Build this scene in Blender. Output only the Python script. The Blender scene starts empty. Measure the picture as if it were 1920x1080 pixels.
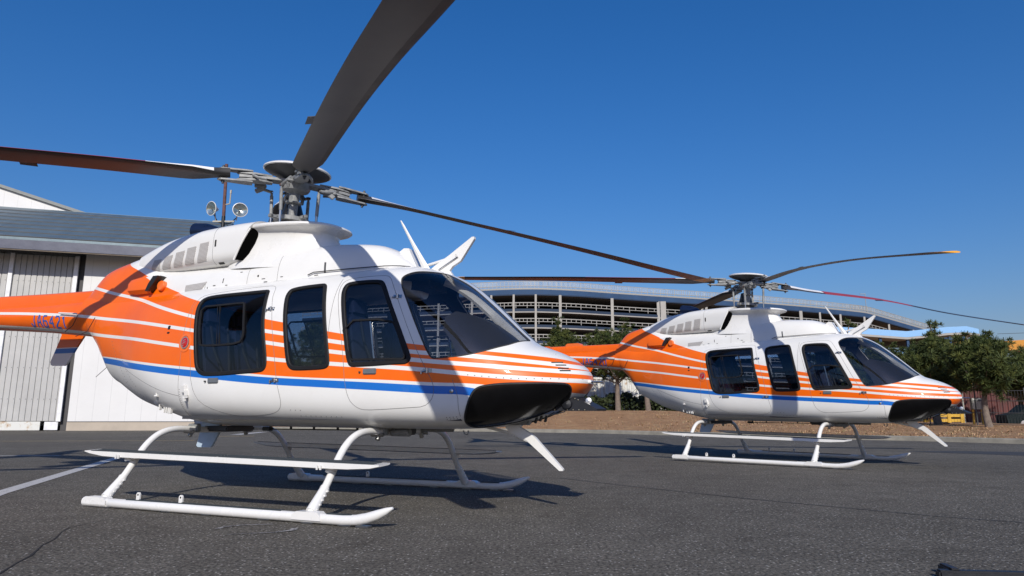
import bpy, bmesh, math, random
import numpy as np
from mathutils import Vector, Matrix
from mathutils.geometry import delaunay_2d_cdt
PI=math.pi
scn=bpy.context.scene
# ------------------------------------------------------------------ camera, sky, sun
F_PX,CAM_H,PITCH,ROLL=1287.59,0.72285,0.18194,0.00256
cam=bpy.data.cameras.new('camera');camo=bpy.data.objects.new('camera',cam);scn.collection.objects.link(camo)
cam.sensor_width=36;cam.lens=36*F_PX/1920;cam.clip_start=.05;cam.clip_end=3000
fw=Vector((0,math.cos(PITCH),math.sin(PITCH)));up0=Vector((0,-math.sin(PITCH),math.cos(PITCH)));ri0=Vector((1,0,0))
ri=ri0*math.cos(ROLL)+up0*math.sin(ROLL);up=-ri0*math.sin(ROLL)+up0*math.cos(ROLL)
M=Matrix.Identity(4)
for i in range(3): M[i][0]=ri[i];M[i][1]=up[i];M[i][2]=-fw[i]
M[0][3],M[1][3],M[2][3]=0,0,CAM_H
camo.matrix_world=M;scn.camera=camo
SUN_EL=math.radians(31);SUN_AZ=math.radians(-88)      # azimuth of the sun seen from the scene, measured from +X
sd=Vector((math.cos(SUN_EL)*math.cos(SUN_AZ),math.cos(SUN_EL)*math.sin(SUN_AZ),math.sin(SUN_EL)))
w=bpy.data.worlds.new('World');scn.world=w;w.use_nodes=True;nt=w.node_tree
sky=nt.nodes.new('ShaderNodeTexSky');sky.sky_type='NISHITA';sky.sun_disc=False
sky.sun_elevation=SUN_EL;sky.sun_rotation=PI/2-SUN_AZ;sky.altitude=0;sky.air_density=1.6;sky.dust_density=1.2;sky.ozone_density=10
bg=nt.nodes['Background'];hs=nt.nodes.new('ShaderNodeHueSaturation');hs.inputs['Saturation'].default_value=1.18;nt.links.new(sky.outputs[0],hs.inputs['Color'])
tn=nt.nodes.new('ShaderNodeMix');tn.data_type='RGBA';tn.blend_type='MULTIPLY';tn.inputs[0].default_value=1;tn.inputs[7].default_value=(1,.845,1,1)
nt.links.new(hs.outputs[0],tn.inputs[6]);nt.links.new(tn.outputs[2],bg.inputs[0]);bg.inputs[1].default_value=.1
sl=bpy.data.lights.new('sun','SUN');sl.energy=4.0;sl.angle=math.radians(.5);sl.color=(1,.95,.87)
so=bpy.data.objects.new('sun',sl);scn.collection.objects.link(so);so.rotation_euler=sd.to_track_quat('Z','Y').to_euler()
scn.view_settings.view_transform='Standard';scn.view_settings.look='None';scn.view_settings.exposure=.1;scn.view_settings.gamma=1
# ------------------------------------------------------------------ materials
def nodes(name):
    m=bpy.data.materials.new(name);m.use_nodes=True;t=m.node_tree;return m,t,t.nodes['Principled BSDF']
def ramp(t,fac,stops,interp='LINEAR'):
    r=t.nodes.new('ShaderNodeValToRGB');r.color_ramp.interpolation=interp
    e=r.color_ramp.elements
    while len(e)<len(stops): e.new(.5)
    for k,(p,c) in enumerate(stops): e[k].position=p;e[k].color=(*c,1) if len(c)==3 else c
    if fac is not None: t.links.new(fac,r.inputs[0])
    return r
def noise(t,scale,detail=4,rough=.55,vec=None,dist=0):
    n=t.nodes.new('ShaderNodeTexNoise');n.inputs['Scale'].default_value=scale;n.inputs['Detail'].default_value=detail;n.inputs['Roughness'].default_value=rough;n.inputs['Distortion'].default_value=dist
    if vec is not None: t.links.new(vec,n.inputs['Vector'])
    return n
def coord(t,kind='Object'):
    return t.nodes.new('ShaderNodeTexCoord').outputs[kind]
def mth(t,op,a,b=None,c=None):
    n=t.nodes.new('ShaderNodeMath');n.operation=op
    for i,v in enumerate((a,b,c)):
        if v is None: continue
        if isinstance(v,(int,float)): n.inputs[i].default_value=v
        else: t.links.new(v,n.inputs[i])
    return n.outputs[0]
def mixc(t,f,a,b):
    n=t.nodes.new('ShaderNodeMix');n.data_type='RGBA'
    for s,v in ((n.inputs[0],f),(n.inputs[6],a),(n.inputs[7],b)):
        if isinstance(v,(int,float)): s.default_value=v
        elif isinstance(v,tuple): s.default_value=(*v,1)
        else: t.links.new(v,s)
    return n.outputs[2]
def bump(t,b,h,strength,dist=.01):
    n=t.nodes.new('ShaderNodeBump');n.inputs['Strength'].default_value=strength;n.inputs['Distance'].default_value=dist
    t.links.new(h,n.inputs['Height']);t.links.new(n.outputs[0],b.inputs['Normal']);return n
def mat(name,col,rough=.5,metal=0,var=.12,scale=6,bmp=0,bscale=40,coat=0,spec=.5):
    m,t,b=nodes(name);c=coord(t)
    n=noise(t,scale,5,.6,c);k=ramp(t,n.outputs[0],[(.3,tuple(x*(1-var) for x in col)),(.7,tuple(min(1,x*(1+var)) for x in col))])
    t.links.new(k.outputs[0],b.inputs['Base Color'])
    r=mth(t,'MULTIPLY_ADD',n.outputs[0],.25,rough-.12);t.links.new(r,b.inputs['Roughness'])
    b.inputs['Metallic'].default_value=metal;b.inputs['Coat Weight'].default_value=coat;b.inputs['Coat Roughness'].default_value=.06
    b.inputs['Specular IOR Level'].default_value=spec
    if bmp: bump(t,b,noise(t,bscale,4,.6,c).outputs[0],bmp,.01)
    return m
WHITE=(.80,.79,.76)
def livery():
    m,t,b=nodes('livery_paint');c=coord(t)
    sx=t.nodes.new('ShaderNodeSeparateXYZ');t.links.new(c,sx.inputs[0]);X,Z=sx.outputs[0],sx.outputs[2]
    u=mth(t,'MULTIPLY_ADD',X,.1,.7)       # x -7..3 -> 0..1
    def curve(pts):
        n=t.nodes.new('ShaderNodeFloatCurve');cv=n.mapping.curves[0]
        pts=[((x+7)/10,z/3) for x,z in pts]
        while len(cv.points)<len(pts): cv.points.new(.5,.5)
        for p,(a,q) in zip(cv.points,pts): p.location=(a,q);p.handle_type='AUTO'
        n.mapping.update();n.inputs[0].default_value=1;t.links.new(u,n.inputs[1])
        return mth(t,'MULTIPLY',n.outputs[0],3)
    top=curve(L_TOP);w1=curve(L_W1);w2=curve(L_W2);w3=curve(L_W3);w4=curve(L_W4);bl=curve(L_BL)
    def step(e,wd=.0012):    # soft 0..1 step of e
        n=t.nodes.new('ShaderNodeMapRange');n.inputs[1].default_value=-wd;n.inputs[2].default_value=wd;t.links.new(e,n.inputs[0]);return n.outputs[0]
    def band(cv,hw): return step(mth(t,'SUBTRACT',hw,mth(t,'ABSOLUTE',mth(t,'SUBTRACT',Z,cv))))
    org=mth(t,'MULTIPLY',step(mth(t,'SUBTRACT',top,Z)),step(mth(t,'SUBTRACT',Z,w4)))
    n1=noise(t,1.6,5,.6,c)
    o=ramp(t,n1.outputs[0],[(.3,(.78,.118,.001)),(.7,(.86,.142,.003))]).outputs[0]
    wh=ramp(t,n1.outputs[0],[(.3,(.70,.69,.66)),(.7,(.73,.725,.70))]).outputs[0]
    col=mixc(t,org,wh,o)
    for cv in (w1,w2,w3): col=mixc(t,band(cv,.0155),col,wh)
    col=mixc(t,band(w4,.0145),col,wh)
    col=mixc(t,band(bl,.029),col,(.008,.135,.50))
    # faint grime, a shape of its own
    g=noise(t,9,6,.7,c);gm=ramp(t,g.outputs[0],[(.55,(0,0,0)),(.8,(.10,.10,.10))])
    col=mixc(t,gm.outputs[0],col,(.30,.26,.21))
    t.links.new(col,b.inputs['Base Color']);b.inputs['Roughness'].default_value=.38;b.inputs['Specular IOR Level'].default_value=.22
    b.inputs['Coat Weight'].default_value=.5;b.inputs['Coat Roughness'].default_value=.025
    bump(t,b,noise(t,4,2,.5,c).outputs[0],.035,.01)
    return m
def glass(name,tint,rough=.02,refl=1.45):
    m=bpy.data.materials.new(name);m.use_nodes=True;t=m.node_tree;t.nodes.remove(t.nodes['Principled BSDF']);out=t.nodes['Material Output']
    tr=t.nodes.new('ShaderNodeBsdfTransparent');gl=t.nodes.new('ShaderNodeBsdfGlossy');gl.inputs['Roughness'].default_value=rough
    c=coord(t);n=noise(t,3,3,.5,c);k=ramp(t,n.outputs[0],[(.3,tuple(x*.94 for x in tint)),(.7,tint)]);t.links.new(k.outputs[0],tr.inputs[0])
    lw=t.nodes.new('ShaderNodeLayerWeight');lw.inputs[0].default_value=.5;frf=mth(t,'MULTIPLY_ADD',mth(t,'POWER',lw.outputs['Facing'],4.5),.85,.045)
    bp=t.nodes.new('ShaderNodeBump');bp.inputs['Strength'].default_value=.03;bp.inputs['Distance'].default_value=.01
    t.links.new(noise(t,2.2,2,.5,c).outputs[0],bp.inputs['Height']);t.links.new(bp.outputs[0],gl.inputs['Normal']);
    mx=t.nodes.new('ShaderNodeMixShader');t.links.new(frf,mx.inputs[0]);t.links.new(tr.outputs[0],mx.inputs[1]);t.links.new(gl.outputs[0],mx.inputs[2]);t.links.new(mx.outputs[0],out.inputs[0])
    return m
# ------------------------------------------------------------------ object helpers
COL=scn.collection
def link(o): COL.objects.link(o);return o
def tag(o,label=None,cat=None,group=None,kind=None):
    if label:o['label']=label
    if cat:o['category']=cat
    if group:o['group']=group
    if kind:o['kind']=kind
    return o
def empty(name,loc=(0,0,0),rz=0,label=None,cat=None,group=None):
    o=bpy.data.objects.new(name,None);o.empty_display_size=.3;o.location=loc;o.rotation_euler=(0,0,rz);link(o);return tag(o,label,cat,group)
class MB:
    def __init__(s): s.v=[];s.f=[];s.m=[]
    def add(s,vs,fs,mi=0):
        b=len(s.v);s.v+= [tuple(map(float,p)) for p in vs];s.f+=[tuple(b+i for i in f) for f in fs];s.m+=[mi]*len(fs);return s
    def box(s,c,d,rot=None,mi=0,bev=0):
        x,y,z=[k/2 for k in d];vs=[Vector((a*x,b*y,e*z)) for a in(-1,1) for b in(-1,1) for e in(-1,1)]
        if bev:
            bm=bmesh.new();bmesh.ops.create_cube(bm,size=1,matrix=Matrix.Diagonal((*d,1)));bmesh.ops.bevel(bm,geom=bm.edges[:],offset=bev,segments=2,affect='EDGES')
            vs=[v.co.copy() for v in bm.verts];fs=[[v.index for v in f.verts] for f in bm.faces];bm.free()
        else: fs=[(0,1,3,2),(4,6,7,5),(0,4,5,1),(2,3,7,6),(0,2,6,4),(1,5,7,3)]
        if rot is not None: vs=[rot@v for v in vs]
        return s.add([v+Vector(c) for v in vs],fs,mi)
    def tube(s,path,r,n=12,mi=0,caps=True,ell=None):
        P=[Vector(p) for p in path];R=[r]*len(P) if isinstance(r,(int,float)) else list(r);vs=[];prev=None
        for i,p in enumerate(P):
            d=(P[min(i+1,len(P)-1)]-P[max(i-1,0)]).normalized()
            if prev is None:
                a=Vector((0,0,1)) if abs(d.z)<.9 else Vector((1,0,0));u=d.cross(a).normalized()
            else: u=(prev-d*prev.dot(d)).normalized()
            prev=u;v=d.cross(u)
            for k in range(n):
                an=2*PI*k/n;q=(u*math.cos(an)*(ell or 1)+v*math.sin(an))*R[i];vs.append(p+q)
        fs=[]
        for i in range(len(P)-1):
            for k in range(n): a=i*n+k;b=i*n+(k+1)%n;fs.append((a,b,b+n,a+n))
        if caps: fs.append(tuple(range(n))[::-1]);fs.append(tuple((len(P)-1)*n+k for k in range(n)))
        return s.add(vs,fs,mi)
    def prism(s,poly,axis,a,b,mi=0):   # polygon in the plane across axis, extruded from a to b
        def pt(p,t): return {'x':(t,p[0],p[1]),'y':(p[0],t,p[1]),'z':(p[0],p[1],t)}[axis]
        n=len(poly);vs=[pt(p,a) for p in poly]+[pt(p,b) for p in poly]
        fs=[tuple(range(n)),tuple(range(n,2*n))[::-1]]+[(i,i+n,(i+1)%n+n,(i+1)%n) for i in range(n)]
        return s.add(vs,fs,mi)
    def lathe(s,prof,c=(0,0,0),axis=(0,0,1),n=24,mi=0):  # prof (radius, height)
        A=Vector(axis).normalized();u=A.cross(Vector((1,0,0)) if abs(A.x)<.9 else Vector((0,1,0))).normalized();v=A.cross(u);c=Vector(c)
        vs=[c+A*h+(u*math.cos(2*PI*k/n)+v*math.sin(2*PI*k/n))*max(r,1e-4) for r,h in prof for k in range(n)]
        fs=[(i*n+k,i*n+(k+1)%n,(i+1)*n+(k+1)%n,(i+1)*n+k) for i in range(len(prof)-1) for k in range(n)]
        return s.add(vs,fs,mi)
    def grid(s,P,mi=0,close=False):
        P=np.asarray(P);a,b=P.shape[:2];fs=[]
        for i in range(a-1):
            for j in range(b-(0 if close else 1)): fs.append((i*b+j,(i+1)*b+j,(i+1)*b+(j+1)%b,i*b+(j+1)%b))
        return s.add(P.reshape(-1,3),fs,mi)
    def build(s,name,mats,parent=None,smooth=35,fix=True):
        me=bpy.data.meshes.new(name);me.from_pydata(s.v,[],s.f)
        if fix:
            bm=bmesh.new();bm.from_mesh(me);bmesh.ops.recalc_face_normals(bm,faces=bm.faces[:]);bm.to_mesh(me);bm.free()
        for m in (mats if isinstance(mats,(list,tuple)) else [mats]): me.materials.append(m)
        me.polygons.foreach_set('material_index',s.m)
        if smooth is not None:
            me.polygons.foreach_set('use_smooth',[True]*len(me.polygons));me.set_sharp_from_angle(angle=math.radians(smooth))
        me.update();o=bpy.data.objects.new(name,me);link(o)
        if parent is not None:o.parent=parent
        return o
def copy_tree(o,parent=None):
    c=o.copy();COL.objects.link(c)
    if parent is not None:c.parent=parent
    for ch in [k for k in KIDS.get(o.name,[])]: copy_tree(ch,c)
    return c
# ---- shape kernel: smooth tables and body sections (heli frame: x forward, y port, z up) ----
import numpy as np
def pchip(tab):
    X=np.array([a[0] for a in tab],float);Y=np.array([a[1] for a in tab],float)
    h=np.diff(X);d=np.diff(Y)/h;m=np.zeros(len(X))
    for i in range(1,len(X)-1):
        if d[i-1]*d[i]>0:
            w1=2*h[i]+h[i-1];w2=h[i]+2*h[i-1];m[i]=(w1+w2)/(w1/d[i-1]+w2/d[i])
    m[0]=d[0];m[-1]=d[-1]
    def f(x):
        x=np.clip(np.asarray(x,float),X[0],X[-1]);i=np.clip(np.searchsorted(X,x,side='right')-1,0,len(h)-1)
        t=(x-X[i])/h[i];t2=t*t;t3=t2*t
        return (2*t3-3*t2+1)*Y[i]+(t3-2*t2+t)*h[i]*m[i]+(-2*t3+3*t2)*Y[i+1]+(t3-t2)*h[i]*m[i+1]
    return f
class Loft:
    # one section per x: bottom zb, widest height zw, top zt, half width w, squareness lower nl and upper nu
    def __init__(s,x0,x1,zb,zw,zt,w,nl,nu):
        s.x0,s.x1=x0,x1
        s.zb,s.zw,s.zt,s.w,s.nl,s.nu=[pchip(t) for t in (zb,zw,zt,w,nl,nu)]
    def S(s,x,t):     # t 0..pi from keel over the starboard side to the crown; y is negative (starboard)
        x=np.asarray(x,float);t=np.asarray(t,float)
        c=np.cos(t);sn=np.sin(t);low=c>0
        n=np.where(low,s.nl(x),s.nu(x))
        y=-s.w(x)*np.abs(sn)**(2/n)
        k=np.abs(c)**(2/n)
        z=np.where(low,s.zw(x)-(s.zw(x)-s.zb(x))*k,s.zw(x)+(s.zt(x)-s.zw(x))*k)
        return np.stack([x+0*t,y,z],-1)
BODY=Loft(-2.62,2.957,
 [(-2.62,1.56),(-2.55,1.52),(-2.365,1.34),(-2.27,1.2),(-2.16,1.06),(-2.03,1.0),(-1.83,.905),(-1.63,.825),(-1.33,.75),(-1.1,.70),(-.85,.65),(-.5,.615),(.5,.608),(1.5,.605),(2.0,.61),(2.2,.63),(2.4,.665),(2.566,.71),(2.7,.765),(2.8,.815),(2.885,.875),(2.93,.92),(2.957,.965)],
 [(-2.62,1.8),(-2.3,1.68),(-2,1.5),(-1.5,1.25),(-1,1.1),(-.5,1.03),(0,1.0),(1.5,1.0),(2,.96),(2.5,.95),(2.957,.97)],
 [(-2.62,2.0),(-2,1.96),(-1,1.93),(0,1.93),(.5,1.935),(1,1.945),(1.4,1.955),(1.55,1.942),(1.755,1.885),(1.943,1.778),(2.127,1.624),(2.303,1.459),(2.44,1.328),(2.52,1.268),(2.6,1.238),(2.737,1.185),(2.844,1.124),(2.916,1.065),(2.945,1.02),(2.957,.975)],
 [(-2.62,.20),(-2.2,.25),(-1.8,.34),(-1.4,.465),(-1,.55),(-.6,.607),(-.2,.65),(.5,.657),(1.4,.655),(1.9,.632),(2.1,.62),(2.3,.575),(2.5,.505),(2.65,.43),(2.78,.335),(2.87,.24),(2.93,.14),(2.957,.02)],
 [(-2.62,2.1),(-1.5,2.1),(-.8,2.6),(0,3.0),(2.1,4.2),(2.5,2.6),(2.957,2)],
 [(-2.62,2.2),(-1.5,2.5),(-.8,3.1),(1.2,3.3),(1.6,3.0),(2.3,2.2),(2.957,2)])
DECK=Loft(-2.6,1.47,
 [(-2.6,1.7),(1.47,1.7)],[(-2.6,1.8),(1.47,1.8)],
 [(-2.6,2.07),(-2.5,2.17),(-2.42,2.23),(-2.1,2.31),(-1.88,2.345),(-1.72,2.30),(-1.5,2.19),(-1.2,2.15),(-.3,2.13),(-.05,2.19),(.2,2.225),(.6,2.235),(.87,2.22),(1.07,2.195),(1.2,2.15),(1.3,2.09),(1.39,2.01),(1.47,1.93)],
 [(-2.6,.15),(-2.3,.19),(-2.1,.205),(-1.7,.235),(-1.1,.285),(-.3,.345),(.4,.345),(.9,.32),(1.2,.27),(1.38,.19),(1.47,.08)],
 [(-2.6,2.5),(1.47,2.5)],[(-2.6,2.4),(-1.5,2.8),(0,3.2),(.9,3.0),(1.47,2.4)])
ENG=Loft(-1.85,-.27,
 [(-1.85,2.13),(-1.5,2.12),(-.8,2.11),(-.27,2.11)],[(-1.85,2.24),(-1.2,2.26),(-.27,2.28)],
 [(-1.85,2.36),(-1.6,2.44),(-1.36,2.49),(-.9,2.53),(-.5,2.535),(-.27,2.53)],
 [(-1.85,.165),(-1.6,.20),(-1.2,.248),(-.8,.290),(-.27,.335)],
 [(-1.85,3.0),(-.27,3.8)],[(-1.85,3.2),(-.27,4.2)])
def pylon(z):     # plan of the pylon fairing at height z: rear x, front x, half width
    return pchip([(2.1,-.6),(2.5,-.6)])(z),pchip([(2.1,.70),(2.22,.60),(2.36,.50),(2.5,.46)])(z),pchip([(2.1,.31),(2.3,.27),(2.5,.245)])(z)
SPLIT={'bracket','rail_posts_none','grille','air_intake','saddle','fitting_sleeve','cross_tube_clamp','vent_slot','sill_trim','cyclic_stick','step_clamp','tie_down_lug','wear_shoe','grip_strip','latch','fairing_gap','belly_equipment','hinge','nose_vent','static_port','drain_fitting','leg','post','posts','rails','kick_plate','cable_clamp','windscreen_post','tow_fitting','brace','duct_outlet'}
def islands(me):
    n=len(me.vertices);par=list(range(n))
    def f(a):
        while par[a]!=a: par[a]=par[par[a]];a=par[a]
        return a
    for e in me.edges: 
        a,b_=f(e.vertices[0]),f(e.vertices[1])
        if a!=b_: par[a]=b_
    g={}
    for i in range(n): g.setdefault(f(i),[]).append(i)
    return list(g.values())
def split(o,tol=.02):
    me=o.data;isl=islands(me)
    if len(isl)<2: return
    co=np.array([v.co[:] for v in me.vertices]);bb=[(co[i].min(0)-tol,co[i].max(0)+tol) for i in isl];grp=list(range(len(isl)))
    ch=True
    while ch:
        ch=False
        for a in range(len(isl)):
            for c in range(a):
                if grp[a]!=grp[c] and (bb[a][0]<=bb[c][1]).all() and (bb[c][0]<=bb[a][1]).all(): k=grp[a];grp=[grp[c] if q==k else q for q in grp];ch=True
    ks=sorted(set(grp))
    if len(ks)<2: return
    owner={}
    for gi,i in enumerate(isl):
        for v in i: owner[v]=grp[gi]
    for n_,k in enumerate(ks):
        bm=bmesh.new();bm.from_mesh(me);bm.verts.ensure_lookup_table();bmesh.ops.delete(bm,geom=[v for v in bm.verts if owner[v.index]!=k],context='VERTS')
        m2=bpy.data.meshes.new(o.name.split('.')[0]);bm.to_mesh(m2);bm.free()
        for m in me.materials: m2.materials.append(m)
        if n_==len(ks)-1: o.data=m2
        else: c=bpy.data.objects.new(o.name.split('.')[0],m2);link(c);c.parent=o.parent
def split_all(root):
    def rec(o):
        for c in list(o.children):
            if c.type=='MESH' and c.name.split('.')[0] in SPLIT and not c.children: split(c)
            rec(c)
    rec(root)
# ------------------------------------------------------------------ traced outlines on the hull: (x, section angle)
L_TOP=[(-7,2.95),(-2.5,2.75),(-2.06,2.285),(-1.78,2.16),(-1.5,2.03),(-1.04,1.86),(-.558,1.722),(.309,1.506),(.509,1.466),(.969,1.371),(1.708,1.248),(2.099,1.2),(2.336,1.176),(2.607,1.151),(2.827,1.122),(2.95,1.085)]
L_W1=[(-7,2.62),(-2.62,2.07),(-2.4,2.02),(-2.16,1.96),(-1.75,1.87),(-1.064,1.694),(-.551,1.574),(.333,1.402),(.526,1.371),(.982,1.295),(1.734,1.185),(2.235,1.14),(2.726,1.09),(2.95,1.066)]
L_W2=[(-7,2.02),(-4.0,1.851),(-3.525,1.819),(-3.07,1.782),(-2.635,1.744),(-2.223,1.69),(-1.576,1.608),(-.93,1.512),(-.517,1.447),(.348,1.305),(.997,1.21),(1.739,1.125),(2.404,1.063),(2.782,1.036),(2.95,1.03)]
L_W3=[(-7,1.93),(-4.036,1.703),(-3.557,1.662),(-3.099,1.621),(-2.662,1.575),(-2.227,1.516),(-1.48,1.428),(-.988,1.36),(-.478,1.29),(.378,1.169),(1.008,1.112),(1.729,1.058),(2.41,.992),(2.787,.970),(2.95,.967)]
L_W4=[(-7,.9),(-4.0,1.3),(-2.3,1.29),(-2.028,1.268),(-1.54,1.213),(-.944,1.149),(-.433,1.1),(.162,1.04),(.503,1.011),(.929,.986),(1.48,.964),(1.928,.938),(2.266,.923),(2.6,.885),(2.95,.86)]
L_BL=[(-7,.8),(-4.0,1.2),(-2.3,1.265),(-1.984,1.234),(-1.54,1.179),(-.938,1.111),(-.399,1.059),(.164,1.006),(.504,.981),(.931,.957),(1.481,.926),(1.929,.899),(2.214,.884),(2.5,.79),(2.95,.6)]
O_REAR=[(.247,2.34),(.27,2.192),(.286,2.047),(.313,1.868),(.356,1.704),(.376,1.634),(.378,1.6),(.355,1.586),(.31,1.582),(.059,1.58),(-.279,1.575),(-.342,1.576),(-.406,1.584),(-.439,1.603),(-.462,1.655),(-.501,1.811),(-.546,2.014),(-.57,2.147),(-.575,2.27),(-.544,2.36),(-.469,2.404),(-.278,2.415),(-.045,2.42),(.18,2.42),(.216,2.412),(.236,2.39)]
O_MID=[(.851,2.359),(.876,2.243),(.916,2.028),(.955,1.825),(.99,1.681),(1.011,1.605),(1.001,1.591),(.963,1.585),(.828,1.584),(.671,1.584),(.625,1.589),(.592,1.604),(.57,1.649),(.538,1.767),(.5,1.955),(.476,2.105),(.457,2.246),(.464,2.348),(.502,2.394),(.608,2.42),(.801,2.426),(.83,2.403)]
O_FRONT=[(1.374,2.372),(1.41,2.336),(1.442,2.266),(1.506,2.107),(1.601,1.904),(1.687,1.746),(1.738,1.662),(1.737,1.639),(1.715,1.621),(1.678,1.611),(1.475,1.594),(1.246,1.588),(1.205,1.591),(1.182,1.605),(1.159,1.649),(1.13,1.76),(1.088,1.945),(1.059,2.086),(1.036,2.228),(1.04,2.333),(1.071,2.384),(1.141,2.391),(1.257,2.385)]
O_WS=[(1.547,2.408),(1.578,2.29),(1.611,2.21),(1.666,2.09),(1.748,1.924),(1.838,1.774),(1.889,1.703),(1.922,1.69),(1.95,1.70),(2.013,1.727),(2.127,1.789),(2.23,1.886),(2.324,2.029),(2.405,2.253),(2.449,2.455),(2.48,2.80),(2.487,3.04),(2.44,3.065),(2.335,3.06),(2.25,3.06),(2.158,3.063),(2.068,3.068),(1.982,3.065),(1.919,3.054),(1.855,3.0),(1.80,2.96),(1.729,2.807),(1.618,2.656),(1.57,2.545),(1.549,2.473)]
O_CHIN=[(2.135,.30),(2.14,.774),(2.183,1.216),(2.216,1.451),(2.242,1.527),(2.284,1.553),(2.361,1.559),(2.511,1.564),(2.654,1.556),(2.789,1.504),(2.843,1.426),(2.861,1.255),(2.861,.991),(2.84,.675),(2.80,.40),(2.66,.24),(2.4,.18),(2.2,.2)]
O_RDOOR=[(.314,2.248),(.364,2.025),(.395,1.875),(.45,1.666),(.493,1.569),(.531,1.422),(.542,1.272),(.513,1.107),(.432,.98),(.275,.90),(-.01,.86),(-.212,.995),(-.373,1.182),(-.441,1.393),(-.475,1.54),(-.52,1.66),(-.57,1.85),(-.61,2.05),(-.63,2.2),(-.62,2.36),(-.56,2.45),(-.3,2.49),(.0,2.53),(.177,2.537),(.244,2.517),(.287,2.449),(.305,2.325)]
O_FDOOR=[(1.77,1.733),(1.811,1.68),(1.877,1.609),(1.934,1.567),(1.939,1.52),(1.917,1.417),(1.854,1.297),(1.73,1.254),(1.538,1.193),(1.352,1.16),(1.287,1.193),(1.226,1.313),(1.194,1.437),(1.171,1.544),(1.13,1.66),(1.09,1.8),(1.05,1.98),(1.015,2.15),(1.0,2.3),(1.01,2.42),(1.06,2.477),(1.2,2.485),(1.331,2.477),(1.407,2.475),(1.455,2.419),(1.491,2.323),(1.566,2.138),(1.663,1.922)]
O_MDOOR=[(.30,2.3),(.364,2.025),(.395,1.875),(.45,1.666),(.50,1.569)]  # shared edge with the passenger door (no seam of its own)
EXP=1.5
def phi2t(p):
    p=np.asarray(p,float);q=np.minimum(p,PI-p);t=np.arctan(np.tan(np.minimum(q,PI/2-1e-7))**EXP);t=np.where(q>=PI/2-1e-6,PI/2,t);return np.where(p<=PI/2,t,PI-t)
def t2phi(t):
    t=np.asarray(t,float);q=np.minimum(t,PI-t);p=np.arctan(np.tan(np.minimum(q,PI/2-1e-7))**(1/EXP));p=np.where(q>=PI/2-1e-6,PI/2,p);return np.where(t<=PI/2,p,PI-p)
KS=.8
def chaikin(p,it=2):
    p=np.asarray(p,float)
    for _ in range(it):
        q=np.roll(p,-1,0);p=np.stack([p*.75+q*.25,p*.25+q*.75],1).reshape(-1,2)
    return p
def dom(poly,it=2): p=np.asarray(poly,float);return chaikin(np.stack([p[:,0],t2phi(p[:,1])*KS],1),it)
def P3(L,uv):
    uv=np.asarray(uv,float);return L.S(uv[...,0],phi2t(uv[...,1]/KS))
def N3(L,uv):
    uv=np.asarray(uv,float);e=2e-3
    lo=uv.copy();hi=uv.copy();lo[...,0]=np.maximum(L.x0,lo[...,0]-e);hi[...,0]=np.minimum(L.x1,hi[...,0]+e);dx=P3(L,hi)-P3(L,lo)
    lo=uv.copy();hi=uv.copy();lo[...,1]=np.maximum(0,lo[...,1]-e*2);hi[...,1]=np.minimum(PI*KS,hi[...,1]+e*2);dp=P3(L,hi)-P3(L,lo)
    n=np.cross(dp,dx);n/=np.maximum(np.linalg.norm(n,axis=-1,keepdims=True),1e-12)
    ctr=(uv[...,1]<1e-4)|(uv[...,1]>PI*KS-1e-4);n[...,1]=np.where(ctr,0,n[...,1]);n/=np.maximum(np.linalg.norm(n,axis=-1,keepdims=True),1e-12)
    return n
def inpoly(pts,poly):
    x,y=pts[:,0],pts[:,1];r=np.zeros(len(pts),bool);n=len(poly)
    for i in range(n):
        x1,y1=poly[i];x2,y2=poly[(i+1)%n];c=((y1>y)!=(y2>y));
        if y1!=y2: r^=c&(x<(x2-x1)*(y-y1)/(y2-y1)+x1)
    return r
def outward(L,uv,n):   # make sure normals point away from the axis
    p=P3(L,uv);c=p.copy();c[:,1]=0;c[:,2]=(L.zb(p[:,0])+L.zt(p[:,0]))/2
    s=np.sign(((p-c)*n).sum(1));s[s==0]=1;return n*s[:,None]
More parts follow.
